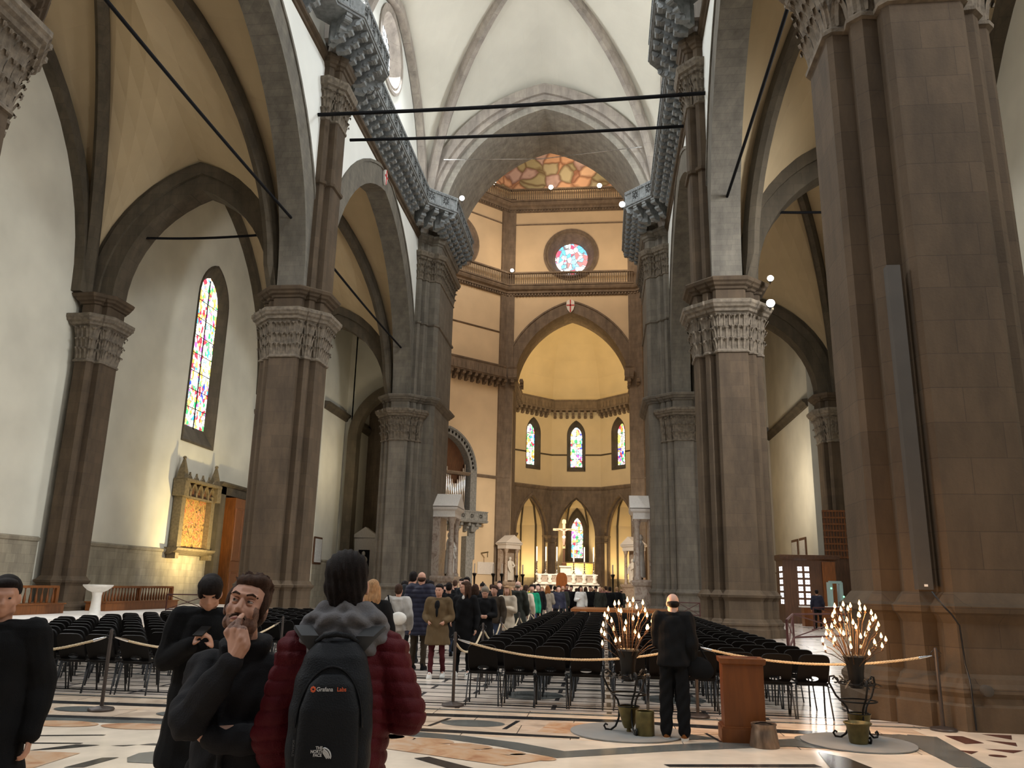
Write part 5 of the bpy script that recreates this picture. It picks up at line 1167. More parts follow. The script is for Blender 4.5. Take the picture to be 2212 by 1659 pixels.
# ---------------------------------------------------------------- organ, singing balcony and aedicules
f = octfn(1)
t = thing('organ', 'pipe organ of bright metal pipes in the arched niche left of the far arch', 'organ')
m = MB(); m.add([f(a, .9, z_) for a, z_ in ((-4.2, 9), (4.2, 9), (4.2, 15.2), (3.2, 18), (0, 20), (-3.2, 18), (-4.2, 15.2))], [tuple(range(7))]); m.obj('case', M['woodD'], t)
for i in range(24):
    s_ = -3.0+i*6.0/23; q = abs(((i % 12)-5.5)/5.5); hgt = 2.0+2.9*(1-q) if i < 12 else 2.2+2.6*q
    m = MB(); m.tube([f(s_, .45, 10.6), f(s_, .45, 10.9), f(s_, .45, 10.9+hgt)], [.03, .11, .11], 8); m.obj('pipe', M['chrome'], t, 60)
m = MB(); arch_solid(m, 3.3, 4.2, .75, f, -.25, 1.0, 14.8, 12); arch_solid(m, 3.95, 4.9, .22, lambda a, w_, z_: f(a, w_, z_), -.4, 0, 14.8, 12)
for s_ in (-1, 1): m.box(Vector(f(s_*3.75, .35, 9.8)), (.9, 1.4, 10.4), rz=PI/4)
A_ = arc_pts(3.3, 4.2, 12, .38)
trim(m, M['gal'])
m = MB()
for a, b in A_[1:-1]:
    c = Vector(f(a, -.28, 14.8+b)); 
    m.ell(c, (.13, .13, .2), 6, 4)
trim(m, M['iron'])
f1 = f
gallery('singing_balcony', 'grey marble singing balcony with rosettes under the organ', [f(-5.0, -1.55, 0)[:2], f(5.0, -1.55, 0)[:2], f(5.0, .1, 0)[:2]], 0, 8.9, M['gal'], hpar=1.2, sp=1.1, corb=cm, depth=1.4)
m = MB()
for s_ in (-3.0, 3.0): m.box(Vector(f(s_, -.5, 3.6)), (1.0, 1.0, 7.2), rz=PI/4)
m.box(Vector(f(0, -.1, 3.0)), (2.6, .3, 5.0), rz=PI/4, mi=1); trim(m, [M['gal'], M['iron']])
m = MB(); m.loft([[f(a, -d, z_) for a, z_ in ((4.9, 3.0), (7.4, 3.0), (7.4, 4.4), (4.9, 4.4))] for d in (0, .1)], (1, 1)); o = m.obj('wall_plaque', M['plate']); tag(o, 'pale inscribed marble plaque on the angled octagon wall below the balcony', 'plaque')
m = MB(); m.tube([f(5.4, -.1, 5.4), f(5.4, -1.4, 5.5)], .09, 6); m.tube([f(5.4, -1.3, 5.5), f(5.4, -1.3, 4.9)], .06, 6); o = m.obj('wall_lamp_bracket', M['gilt']); tag(o, 'gilt bracket sticking out of the wall above the marble plaque', 'bracket')
def aedicule(loc, rz, lab, sc=1.0):
    t = thing('marble_aedicule', lab, 'shrine', loc, rz, 'marble statue shrines of the octagon'); t.scale = (sc,)*3
    m = MB(); m.box((0, .5, .9), (2.6, 1.4, 1.8)); m.loft([[(x*(1.3+o), .5+y*(.7+o), z_) for x, y in ((-1, -1), (1, -1), (1, 1), (-1, 1))] for z_, o in ((1.8, 0), (1.9, .12), (2.1, .2), (2.2, .2), (2.25, 0))], (1, 1)); m.obj('pedestal', M['marb'], t)
    m = MB(); m.box((0, 1.0, 4.3), (2.3, .5, 4.1)); m.obj('niche', M['marb'], t)
    for sx in (-1, 1):
        m = MB(); m.lathe([(.26, 2.25), (.26, 2.4), (.19, 2.5), (.17, 5.6), (.2, 5.7), (.3, 6.1)], (sx*.9, 0, 0), 14); m.obj('column', M['marb'], t, 50)
    m = MB(); m.loft([[(x*(1.2+o), .5+y*(.75+o), z_) for x, y in ((-1, -1), (1, -1), (1, 1), (-1, 1))] for z_, o in ((6.1, 0), (6.5, 0), (6.6, .15), (6.75, .2), (6.8, 0))], (1, 1))
    m.loft([[(a, d, z_) for a, z_ in ((-1.45, 6.8), (1.45, 6.8), (0, 7.75))] for d in (-.45, 1.3)], (1, 1)); m.obj('pediment', M['plate'], t)
    m = MB(); m.ell((0, .25, 4.95), (.17, .19, .24)); m.ell((0, .25, 4.3), (.38, .26, .5)); m.lathe([(.42, 2.4), (.4, 3.2), (.3, 4.2)], (0, .25, 0), 10, sy=.75); m.tube([(.3, .2, 4.6), (.5, -.05, 4.1), (.1, -.15, 3.9)], [.14, .1, .08], 8); m.tube([(-.3, .2, 4.6), (-.5, 0, 4.0), (-.35, -.2, 3.4)], [.14, .1, .08], 8)
    for k in range(7): m.tube([(-.35+k*.12, -.02-.05*math.sin(k), 2.45), (-.3+k*.1, .0, 4.1)], .045, 5)
    m.obj('statue', M['white'], t, 60)
    return t
A0 = aedicule((-5.95, 54.8, 0), PI/2, 'tall marble shrine with a statue attached to the left crossing pier')
A1 = aedicule((6.35, 54.8, 0), -PI/2, 'tall marble shrine with a statue attached to the right crossing pier')
A2 = aedicule((-6.6, 96.6, 0), PI*.28, 'small looking marble shrine at the left foot of the tribune arch', .98)
A3 = aedicule((7.35, 96.6, 0), -PI*.28, 'small looking marble shrine at the right foot of the tribune arch', .98)
# left passage: notice and niche monument
t = thing('framed_notice', 'framed notice on the left passage wall between the two left piers', 'notice', (-15.13, 53.9, 3.75)); m = MB(); m.box((0, 0, 0), (.08, 1.5, 1.8)); m.obj('frame', M['woodD'], t); m = MB(); m.box((.05, 0, 0), (.03, 1.25, 1.55)); m.obj('printed_sheet', M['paper'], t)
t = thing('niche_monument', 'white marble bust in an arched niche monument seen through the left doorway', 'monument', (-14.7, 62.2, 0)); t.location = (-13.7, 60.0, -.7)
m = MB(); m.box((0, .4, 3.6), (1.6, .6, 4.2)); m.loft([[(a, d, z_) for a, z_ in ((-.95, 5.7), (.95, 5.7), (.95, 5.85), (0, 6.5), (-.95, 5.85))] for d in (0, .7)], (1, 1)); m.obj('surround', M['plate'], t)
m = MB(); m.box((0, .08, 3.9), (.85, .06, 1.8)); m.obj('painted_recess', M['iron'], t); m = MB(); m.ell((0, -.05, 4.5), (.14, .15, .2)); m.ell((0, -.03, 4.05), (.32, .18, .3)); m.lathe([(.2, 3.3), (.12, 3.5), (.2, 3.8)], n=10); m.obj('bust', M['white'], t, 60)  # thin black plate paints the shade of the niche hollow
# ---------------------------------------------------------------- people
TMPS = bpy.data.scenes.new('workshop')
def remesh(mb, voxel, smooth=3, name='body', m=None, warp=None):
    me = mb.mesh('tmp', m or M['skin']); o = bpy.data.objects.new('tmp', me); TMPS.collection.objects.link(o)
    r = o.modifiers.new('r', 'REMESH'); r.mode = 'VOXEL'; r.voxel_size = voxel; r.use_smooth_shade = True
    if smooth: s = o.modifiers.new('s', 'SMOOTH'); s.factor = .5; s.iterations = smooth
    vl = TMPS.view_layers[0]; vl.update(); dg = vl.depsgraph
    out = bpy.data.meshes.new_from_object(o.evaluated_get(dg)); out.name = name
    bpy.data.objects.remove(o); bpy.data.meshes.remove(me)
    if warp:
        n = len(out.vertices); co = [0.0]*(3*n); no = [0.0]*(3*n)
        out.vertices.foreach_get('co', co); out.vertices.foreach_get('normal', no); new = []
        for i in range(0, 3*n, 3):
            c = Vector(co[i:i+3]); new += list(c+warp(c, Vector(no[i:i+3])))
        out.vertices.foreach_set('co', new); out.update()
    if not out.materials: out.materials.append(m or M['skin'])
    out.polygons.foreach_set('use_smooth', [True]*len(out.polygons))
    return out
def V(*a): return Vector(a)
def caps(mb, pts, rr, n=10, fx=1.0):
    """a limb: chain of rounded tapered segments"""
    P = [Vector(p) for p in pts]
    for i in range(len(P)): mb.ell(P[i], (rr[i],)*3, n, 6)
    for i in range(len(P)-1): mb.tube([P[i], P[i+1]], [rr[i], rr[i+1]], n)
def oval(c, rx, ry, z, n=18): return [(c[0]+rx*math.cos(2*PI*k/n), c[1]+ry*math.sin(2*PI*k/n), z) for k in range(n)]
def head_pts(mb, c, R, s=1.0, detail=1):
    f = lambda x, y, z: tuple(Vector(c)+R @ (Vector((x, y, z))*s))
    e = lambda p, r, n=14: mb.ell(f(*p), tuple(q*s for q in r), n, 10, R=R)
    e((0, .012, .030), (.076, .095, .088)); e((0, -.012, -.02), (.066, .078, .085)); e((0, -.036, -.068), (.046, .050, .040))
    e((0, -.060, -.092), (.024, .022, .018))
    for q in (-1, 1): e((q*.078, .012, -.012), (.010, .020, .031)); e((q*.040, -.052, -.026), (.024, .026, .026)); e((q*.052, -.012, -.07), (.016, .035, .026))
    mb.tube([f(0, -.084, .012), f(0, -.102, -.020), f(0, -.105, -.034)], [.009*s, .012*s, .014*s], 8)
    e((0, -.100, -.034), (.012, .012, .010), 8); e((.012, -.090, -.036), (.008, .010, .008), 8); e((-.012, -.090, -.036), (.008, .010, .008), 8)
    if detail: mb.tube([f(-.05, -.074, .030), f(-.022, -.087, .027), f(.022, -.087, .027), f(.05, -.074, .030)], .010*s, 8)
    mb.tube([f(-.022, -.080, -.062), f(0, -.092, -.060), f(.022, -.080, -.062)], [.004*s, .008*s, .004*s], 6)
    mb.tube([f(-.018, -.078, -.072), f(0, -.088, -.073), f(.018, -.078, -.072)], [.004*s, .008*s, .004*s], 6)
    return f
def hand(mb, w, d, up, s=1.0, curl=.5, side=1, fingers=4):
    """w wrist, d pointing direction, up back-of-hand normal; fingers curl towards -up"""
    w = Vector(w); d = Vector(d).normalized(); up = (Vector(up)-d*Vector(up).dot(d)).normalized(); t = d.cross(up)*side
    pc = w+d*.05*s
    for q in (-.025, -.008, .009, .026): caps(mb, [w+t*q*.7*s, w+d*.088*s+t*q*s], [.014*s, .0125*s], 6)
    for i, (q, ln) in enumerate(((.028, .066), (.0095, .075), (-.009, .070), (-.027, .055))):
        p = w+d*.088*s+t*q*s; a = 0; pts = [p]
        for k, fr in enumerate((.45, .32, .23)):
            a += curl*(1.3 if k else .9); p = p+(d*math.cos(a)-up*math.sin(a))*ln*fr*s*1.05; pts.append(p)
        caps(mb, pts, [.0098*s, .009*s, .0082*s, .0072*s], 6)
    b = w+d*.02*s+t*.028*s
    caps(mb, [b, b+(d*.55+t*.75-up*.25).normalized()*.038*s, b+(d*.55+t*.75-up*.25).normalized()*.038*s+(d*.85+t*.1-up*.5).normalized()*.030*s, b+(d*.55+t*.75-up*.25).normalized()*.038*s+(d*.8-t*.25-up*.6).normalized()*.052*s], [.014*s, .012*s, .0105*s, .009*s], 6)
def figure(pose, hd=(0, 0, 0), hair='short', coat='jacket', lvl=1, vox=.022, detail=0, sk=None):
    """returns dict of meshes; front faces -Y; nominal height 1.76"""
    R = Matrix.Rotation(hd[0], 3, 'Z') @ Matrix.Rotation(hd[1], 3, 'X') @ Matrix.Rotation(hd[2], 3, 'Y')
    lean = pose.get('lean', 0); hc = V(0, -.015-lean, 1.645)+Vector(pose.get('head', (0, 0, 0)))
    sh = [V(-.175, .01-lean*.8, 1.425), V(.175, .01-lean*.8, 1.425)]
    el = [Vector(pose.get('eL', (-.255, .04, 1.13))), Vector(pose.get('eR', (.255, .04, 1.13)))]
    wr = [Vector(pose.get('wL', (-.265, -.06, .88))), Vector(pose.get('wR', (.265, -.06, .88)))]
    kn = [Vector(pose.get('kL', (-.10, -.01, .50))), Vector(pose.get('kR', (.10, -.01, .50)))]
    an = [Vector(pose.get('aL', (-.11, .02, .09))), Vector(pose.get('aR', (.11, .02, .09)))]
    out = {}
    b = MB(); f = head_pts(b, hc, R, 1.0, detail)
    caps(b, [V(0, -lean*.7, 1.44), hc+R @ V(0, .02, -.06)], [.058, .054])
    b.loft([oval((0, -lean*(z-1)*1.6), rx, ry, z) for z, rx, ry in ((.90, .15, .10), (1.0, .15, .105), (1.15, .13, .095), (1.32, .155, .10), (1.42, .14, .085), (1.46, .07, .06))])
    for i in (0, 1):
        caps(b, [sh[i]*.92+V(0, 0, .1), el[i], wr[i]], [.045, .036, .026]); caps(b, [V((-.08, .08)[i], 0, .9), kn[i], an[i]], [.075, .05, .035])
        d = (wr[i]-el[i]).normalized()
        if lvl >= 1: hand(b, wr[i], Vector(pose.get('dL' if i == 0 else 'dR', tuple(d))), pose.get('uL' if i == 0 else 'uR', (0, -1, 0) if 0 else ((-1, 1)[i], 0, .2)), .92, pose.get('curl', .45), (1, -1)[i])
        else: caps(b, [wr[i], wr[i]+d*.12], [.03, .022], 6)
        caps(b, [an[i], an[i]+V(0, -.12, -.05)], [.04, .035], 6)
    out['body'] = remesh(b, vox if lvl < 2 else .006, 1 if lvl else 1, 'body')
    # hair
    h = MB(); e = lambda p, r: h.ell(f(*p), r, 14, 10, R=R)
    if hair in ('short', 'long', 'bun', 'bowl'):
        e((0, .030, .048), (.086, .096, .088)); e((0, .045, .0), (.083, .078, .085)); e((0, -.035, .085), (.066, .050, .032))
        if hair == 'bowl': e((0, -.010, .062), (.090, .098, .072)); e((0, -.055, .045), (.068, .046, .038)); e((.055, -.02, .03), (.03, .07, .06)); e((-.055, -.02, .03), (.03, .07, .06))
        if hair == 'long':
            for q in (-.06, -.02, .02, .06): caps(h, [f(q, .06, .02), f(q*1.3, .075, -.12), f(q*1.3, .07, -.24)], [.045, .042, .022], 8)
            for q in (-.078, .078): caps(h, [f(q, .0, .02), f(q*1.1, .0, -.1), f(q*1.1, -.01, -.2)], [.026, .026, .014], 8)
        if hair == 'bun': e((0, .10, -.02), (.045, .045, .04))
    elif hair == 'bald': e((0, .055, -.02), (.079, .060, .050)); e((.06, .03, -.01), (.022, .05, .03)); e((-.06, .03, -.01), (.022, .05, .03))
    elif hair == 'beanie': e((0, .02, .062), (.090, .104, .080)); e((0, .02, .025), (.093, .106, .030)); e((0, .06, .15), (.025, .025, .025))
    out['hair'] = remesh(h, vox*.6 if lvl < 2 else .008, 2, 'hair')
    if detail or lvl >= 1:
        g = MB()
        for q in (-1, 1): g.ell(f(q*.030, -.0795, .006), (.0095, .008, .006), 8, 6)
        out['eyes'] = g.mesh('eyes', M['eye'], 60)
    # upper garment
    hem = {'jacket': .86, 'coat': .45, 'parka': .62, 'hoodie': .84, 'sweater': .88}[coat]; t = {'jacket': .03, 'coat': .025, 'parka': .04, 'hoodie': .03, 'sweater': .015}[coat]+pose.get('thick', 0)
    c = MB(); fl_ = .05 if coat in ('coat', 'parka') else 0
    rs = [(hem, .165+fl_, .13+fl_), (hem+.02, .17+fl_, .135+fl_)]+[(z, rx, ry) for z, rx, ry in ((.98, .165, .125), (1.12, .150, .115), (1.30, .170, .115), (1.40, .165, .10), (1.455, .11, .078)) if z > hem+.03]
    c.loft([oval((0, -lean*max(0, z-1)*1.6), rx+t, ry+t, z) for z, rx, ry in rs])
    for i in (0, 1):
        sh2 = sh[i]*1; caps(c, [sh2, el[i], wr[i]-(wr[i]-el[i]).normalized()*.02], [.062+t, .048+t*.9, .034+t*.6], 12); caps(c, [V(0, -lean*.8, 1.42), sh2], [.06+t, .058+t], 10)
    c.lathe([(.075+t*.6, -.02), (.078+t*.6, .05), (.06+t*.6, .06)], tuple(V(0, -lean*.75-.003, 1.45)), 16)
    if coat in ('hoodie', 'parka') or pose.get('hood'):
        c.ell((0, .085-lean, 1.455), (.115, .07, .05)); c.ell((0, .10-lean, 1.41), (.09, .05, .07))
    q_ = pose.get('quilt', 0); wob = pose.get('wob', .006); sd = pose.get('seed', 1.7)
    def warp(co, no):
        a = wob*(math.sin(co.z*31+co.x*17+sd)+math.sin(co.x*41-co.z*19+co.y*23+sd*2))*.6
        if q_: a += .013*(abs(math.sin(co.z*PI/q_))**.5)-.008
        return no*a
    out['coat'] = remesh(c, vox*.8 if lvl < 2 else .008, 3, 'coat', M['coatBk'], warp)
    p = MB(); wd = pose.get('leg', 1.0)
    for i in (0, 1): caps(p, [V((-.085, .085)[i], 0, .93), kn[i], an[i]+V(0, 0, .0)], [.092, .065*wd, .052*wd], 12)
    p.loft([oval((0, 0), .155, .115, z) for z in (.86, 1.0)])
    out['trousers'] = remesh(p, vox*.9, 2, 'trousers', M['coatBk'], lambda co, no: no*(.005*math.sin(co.z*37+co.x*50)))
    s_ = MB()
    for i in (0, 1):
        a = an[i]; s_.loft([[(a.x+x*w_, a.y+y*l_-.055, a.z-.09+z) for x, y in [(math.cos(2*PI*k/12), math.sin(2*PI*k/12)) for k in range(12)]] for z, w_, l_ in ((.0, .048, .14), (.03, .05, .142))], (1, 1), 1)
        s_.loft([[(a.x+x*w_, a.y+y*l_-.055+o_, a.z-.09+z) for x, y in [(math.cos(2*PI*k/12), math.sin(2*PI*k/12)) for k in range(12)]] for z, w_, l_, o_ in ((.03, .049, .138, 0), (.06, .046, .12, .012), (.095, .038, .06, .05), (.12, .036, .045, .055))], (1, 1), 0)
    out['shoes'] = s_.mesh('shoes', [M['coatBk'], M['coatBk']], 60)
    return out
M['eye'] = mat('dark_eye', (.02, .012, .01), .2, var=.1)
def setm(o, m, slot=0):
    o.material_slots[slot].link = 'OBJECT'; o.material_slots[slot].material = m
PEOPLE = [0]
def person(fig, loc, rz, H, label, mats, group=None, cat='person'):
    """the body is the top-level mesh; hair and clothing are its children"""
    b = mk('person', fig['body'], None, loc, rz); b.scale = (H/1.76,)*3
    tag(b, label, cat, group); setm(b, mats.get('skin', M['skin']))
    for k in ('hair', 'coat', 'trousers', 'shoes', 'eyes'):
        if k not in fig or (k == 'hair' and mats.get('hair') is None): continue
        o = mk({'coat': mats.get('coatname', 'jacket')}.get(k, k), fig[k], b)
        if k == 'eyes': continue
        setm(o, mats.get(k, M['coatBk']))
        if k == 'shoes': setm(o, mats.get('sole', mats.get(k, M['coatBk'])), 1)
    return b
CM = {'olive': cloth('olive_parka', (.105, .070, .035)), 'maroon': cloth('maroon_trousers', (.065, .012, .014)), 'lgrey': cloth('light_grey_fleece', (.36, .34, .31)),
      'navy': cloth('navy_nylon', (.018, .018, .032), .55), 'dgrey': cloth('dark_grey_knit', (.025, .028, .032)), 'brown': cloth('brown_twill', (.045, .033, .022)),
      'cream': cloth('cream_nylon', (.48, .40, .30), .6), 'beige': cloth('beige_wool', (.20, .165, .125)), 'green': cloth('bright_green_cloth', (.01, .22, .11)),
      'dgreen': cloth('dark_green_parka', (.025, .026, .020)), 'jean': cloth('blue_denim', (.045, .06, .10)), 'whitec': cloth('white_canvas', (.62, .60, .55)), 'pink': cloth('dusty_pink_cloth', (.28, .12, .10)),
      'tan': cloth('tan_suede', (.17, .06, .015)), 'burg': cloth('burgundy_cloth', (.05, .012, .016)), 'black': M['coatBk'], 'yellow': cloth('yellow_cloth', (.6, .42, .05))}
# --- crowd variants
stand = {}; away = figure({}, (0, 0, 0), 'short', 'jacket', 0, .026); awayL = figure({'eL': (-.25, .02, 1.12), 'wL': (-.12, -.2, 1.16)}, (.2, 0, 0), 'long', 'coat', 0, .026)
front = figure({'wR': (.1, -.24, 1.2), 'eR': (.24, -.03, 1.14)}, (.2, .05, 0), 'long', 'parka', 0, .022); frontM = figure({'kL': (-.1, -.06, .5), 'aL': (-.1, -.06, .09)}, (-.3, 0, 0), 'short', 'jacket', 0, .022)
raised = figure({'eR': (.24, -.14, 1.34), 'wR': (.12, -.26, 1.58), 'eL': (-.24, -.14, 1.34), 'wL': (-.12, -.26, 1.58)}, (0, .15, 0), 'bowl', 'coat', 0, .026)
bald = figure({}, (0, 0, 0), 'bald', 'parka', 0, .026); beanie = figure({'head': (0, -.02, -.02)}, (0, .35, 0), 'beanie', 'coat', 0, .022); bun = figure({}, (.4, 0, 0), 'bun', 'hoodie', 0, .026)
def wx(u, Y): return 4.129+(u-1298)/1737*Y*1.008
CR = [  # u, Y, H, fig, rz, label, coat, trousers, hair, skin/extra
 (880, 19.5, 1.72, front, 2.6, 'person with dark bob between the hooded sweatshirt and the navy puffer jacket', 'black', 'black', 'hairB'),
 (893, 22, 1.78, away, .2, 'person with dark hair glimpsed above the hooded sweatshirt', 'dgrey', 'black', 'hairBr'),
 (935, 21, 1.74, raised, 3.0, 'person in black raising both hands with a phone beside the shrine', 'black', 'black', 'hairB'),
 (928, 25, 1.80, away, 3.2, 'dark haired person half hidden behind the navy puffer jacket', 'black', 'black', 'hairB'),
 (975, 20, 1.70, raised, 3.3, 'person holding a phone up just behind the olive parka', 'black', 'jean', 'hairB'),
 (1012, 21.5, 1.86, frontM, .1, 'tall dark haired man looking over the shoulder of the woman in black', 'dgrey', 'black', 'hairB'),
 (1002, 24, 1.84, frontM, .0, 'dark haired man standing second behind the woman in black', 'black', 'black', 'hairB'),
 (1031, 20.5, 1.68, front, 2.9, 'person with brown bobbed hair seen from behind in a black coat', 'black', 'black', 'hairBr'),
 (1046, 25, 1.74, beanie, 3.0, 'person in a black knitted hat beyond the beige beanie', 'black', 'black', 'hairB'),
 (1072, 19.4, 1.66, frontM, -.2, 'person with brown hair and hand to face beside the beige beanie', 'brown', 'jean', 'hairBr'),
 (1082, 28, 1.82, frontM, .2, 'short haired man in black glimpsed beyond the long haired woman', 'black', 'black', 'hairB'),
 (1099, 20.8, 1.66, front, -.35, 'long haired woman in a cream puffer jacket beside the rope', 'cream', 'jean', 'hairBl'),
 (1121, 23.2, 1.80, bald, 3.1, 'person in a pale hat and long dark green parka seen from behind', 'dgreen', 'black', 'beige'),
 (1138, 25.5, 1.70, away, 2.9, 'person in a cream coat beside the green cloth', 'cream', 'lgrey', 'hairBr'),
 (1150, 26.5, 1.72, away, .2, 'person draped in bright green cloth by the rope', 'green', 'jean', 'hairB'),
 (1163, 30, 1.76, frontM, .1, 'man in black coat and cap behind the green cloth', 'black', 'black', 'hairB'),
 (1183, 31.5, 1.70, awayL, 3.1, 'person in a long beige coat with wide collar seen from behind', 'beige', 'dgrey', 'tan'),
 (1206, 33, 1.72, frontM, .3, 'person in dark jacket turned to the camera right of the beige coat', 'navy', 'black', 'hairBr'),
 (1155, 35, 1.74, away, 3.0, 'person with a yellow scarf among the dark coats', 'yellow', 'black', 'hairB')]
for u, Y, H, fg, rz, lab, c_, t_, h_ in CR:
    x = wx(u, Y); hm = CM.get(h_) or M[h_]
    person(fg, (x, Y, 0), rz, H, lab, {'coat': CM[c_], 'trousers': CM[t_], 'hair': hm, 'skin': M['skinL'] if hash(lab) % 2 else M['skin']}, 'visitors in the crowd of the central aisle')
r_ = random.Random(11); figs = [away, awayL, front, frontM, raised, bald, bun, away]; adj = ['black', 'dgrey', 'navy', 'black', 'brown', 'dgreen', 'burg', 'black']
ORD2 = ['first', 'second', 'third', 'fourth', 'fifth', 'sixth', 'seventh', 'eighth', 'ninth', 'tenth', 'eleventh', 'twelfth', 'thirteenth']
FAR = [(1128, 38), (1140, 41), (1172, 38), (1190, 37), (1198, 42), (1215, 38), (1224, 43), (1232, 38.5), (1243, 41), (1252, 38), (1262, 43), (1271, 39), (1283, 41), (1292, 38.2), (1303, 43), (1312, 39.5), (1326, 42), (1222, 47), (1246, 48), (1276, 48), (1296, 49), (1206, 47), (1166, 45), (1182, 49), (1150, 46), (1108, 33), (1118, 40), (1066, 33), (1050, 32), (1035, 30), (1020, 33), (988, 29), (968, 27), (950, 30), (908, 28), (920, 33), (1090, 37), (1335, 50)]
for i, (u, Y) in enumerate(FAR):
    c_ = adj[i % 8] if i not in (9, 14) else ('whitec' if i == 9 else 'pink'); H = 1.62+.2*r_.random()
    far = Y > 36; same = sorted(q[0] for k, q in enumerate(FAR) if (q[1] > 36) == far and (adj[k % 8] if k not in (9, 14) else '-') == (c_ if i not in (9, 14) else '-'))
    nth = ORD2[same.index(u)]; cw = {'black': 'black', 'dgrey': 'dark grey', 'navy': 'navy', 'brown': 'brown', 'dgreen': 'dark green', 'burg': 'dark red', 'whitec': 'white', 'pink': 'dusty pink'}[c_]
    lab = ('distant visitor before the high altar, %s from the left of those in %s' if far else 'visitor deep in the crowd, %s from the left of those in %s') % (nth, cw)
    if i in (9, 14): lab = 'distant visitor in a %s jacket among the dark coats before the high altar' % cw
    person(figs[i % 8], (wx(u, Y), Y, 0), r_.choice([3.1, 2.8, 3.4, 0.2, -.4]) if u > 1150 else r_.choice([3.1, .2, -.3]), H, lab, {'coat': CM[c_], 'trousers': M['coatBk'], 'hair': r_.choice([M['hairB'], M['hairBr'], M['hairB'], M['hairBl']])}, 'distant crowd before the high altar' if Y > 36 else 'visitors deep in the crowd')
person(away, (14.3, 41.2, 0), 3.0, 1.80, 'person in a dark coat standing with back turned before the glazed booth', {'coat': CM['navy'], 'trousers': CM['black'], 'hair': M['hairB']})
# --- mid distance
F1 = figure({'quilt': 0, 'eR': (.25, .04, 1.14), 'wR': (.16, -.16, 1.06), 'eL': (-.25, .04, 1.14), 'wL': (-.16, -.16, 1.06), 'kL': (-.10, -.05, .5), 'aL': (-.10, -.10, .09), 'aR': (.11, .12, .10), 'leg': .9}, (-.1, .05, 0), 'short', 'parka', 1, .016, 1)
pf = person(F1, (1.08, 15.3, 0), 0, 1.66, 'man in an open olive parka, maroon trousers and white trainers facing the viewer', {'coat': CM['olive'], 'trousers': CM['maroon'], 'hair': M['hairB'], 'shoes': CM['whitec'], 'coatname': 'parka'})
m = MB(); m.ell((0, -.115, 1.36), (.06, .062, .10)); m.ell((0, -.13, 1.25), (.03, .06, .12)); m.obj('shirt', M['coatBk'], pf, 60)
F2 = figure({'kL': (-.10, -.06, .5), 'aL': (-.10, -.12, .09), 'wL': (-.2, -.2, 1.0)}, (-1.0, 0, 0), 'long', 'coat', 1, .016, 1)
pg = person(F2, (1.50, 15.75, 0), -.2, 1.72, 'dark haired woman in a long black coat and white collar beside the olive parka', {'coat': M['coatBk'], 'trousers': M['coatBk'], 'hair': M['hairBr'], 'shoes': CM['whitec'], 'coatname': 'coat'})
m = MB(); m.ell((0, -.085, 1.455), (.035, .03, .05)); m.obj('collar', CM['whitec'], pg, 60)
F3 = figure({'thick': .02}, (0, 0, 0), 'short', 'hoodie', 1, .018)
ph = person(F3, (.18, 15.8, 0), 3.2, 1.64, 'person in a light grey hooded sweatshirt seen from behind, beside the navy puffer jacket', {'coat': CM['lgrey'], 'trousers': CM['lgrey'], 'hair': M['hairBr'], 'shoes': CM['whitec'], 'coatname': 'hoodie'})
t = thing('crossbody_bag', 'white cross-body bag hanging on the back of the grey hooded sweatshirt', 'bag', (.26, 15.58, 1.02)); m = MB(); m.ell((0, 0, 0), (.16, .07, .12)); m.obj('pouch', CM['whitec'], t, 60)
m = MB(); m.tube([(-.1, .02, .08), (-.2, .04, .26), (-.26, .12, .42)], .015, 6); m.obj('strap', M['coatBk'], t, 60)
F4 = figure({'quilt': .085, 'thick': .03, 'wR': (.1, -.22, 1.1), 'wL': (-.1, -.22, 1.1)}, (.3, .05, 0), 'bald', 'parka', 1, .018)
person(F4, (.42, 16.7, 0), 3.0, 1.90, 'tall balding man in a navy puffer jacket and brown trousers, seen from behind', {'coat': CM['navy'], 'trousers': CM['brown'], 'hair': M['hairBr'], 'shoes': M['coatBk'], 'coatname': 'puffer_jacket'})
F5 = figure({}, (0, 0, 0), 'short', 'jacket', 1, .018)
person(F5, (-.10, 18.2, 0), 3.1, 1.92, 'tall man in a dark grey pullover with thinning hair, seen from behind', {'coat': CM['dgrey'], 'trousers': CM['black'], 'hair': M['hairB']})
F6 = figure({}, (0, 0, 0), 'long', 'jacket', 1, .018)
person(F6, (1.22, 10.3, 0), 3.3, 1.69, 'person with long blond hair in dark clothes, half hidden behind the red jacket', {'coat': M['coatBk'], 'trousers': M['coatBk'], 'hair': M['hairBl']})
F7 = figure({'eR': (.24, -.03, 1.14), 'wR': (.07, -.22, 1.12), 'eL': (-.24, -.03, 1.14), 'wL': (-.07, -.22, 1.12), 'head': (0, -.03, -.02)}, (0, .4, 0), 'beanie', 'coat', 1, .018, 1)
person(F7, (1.62, 17.6, 0), .1, 1.64, 'person in a beige knitted beanie and black coat looking down', {'coat': M['coatBk'], 'trousers': M['coatBk'], 'hair': CM['beige'], 'coatname': 'coat'})
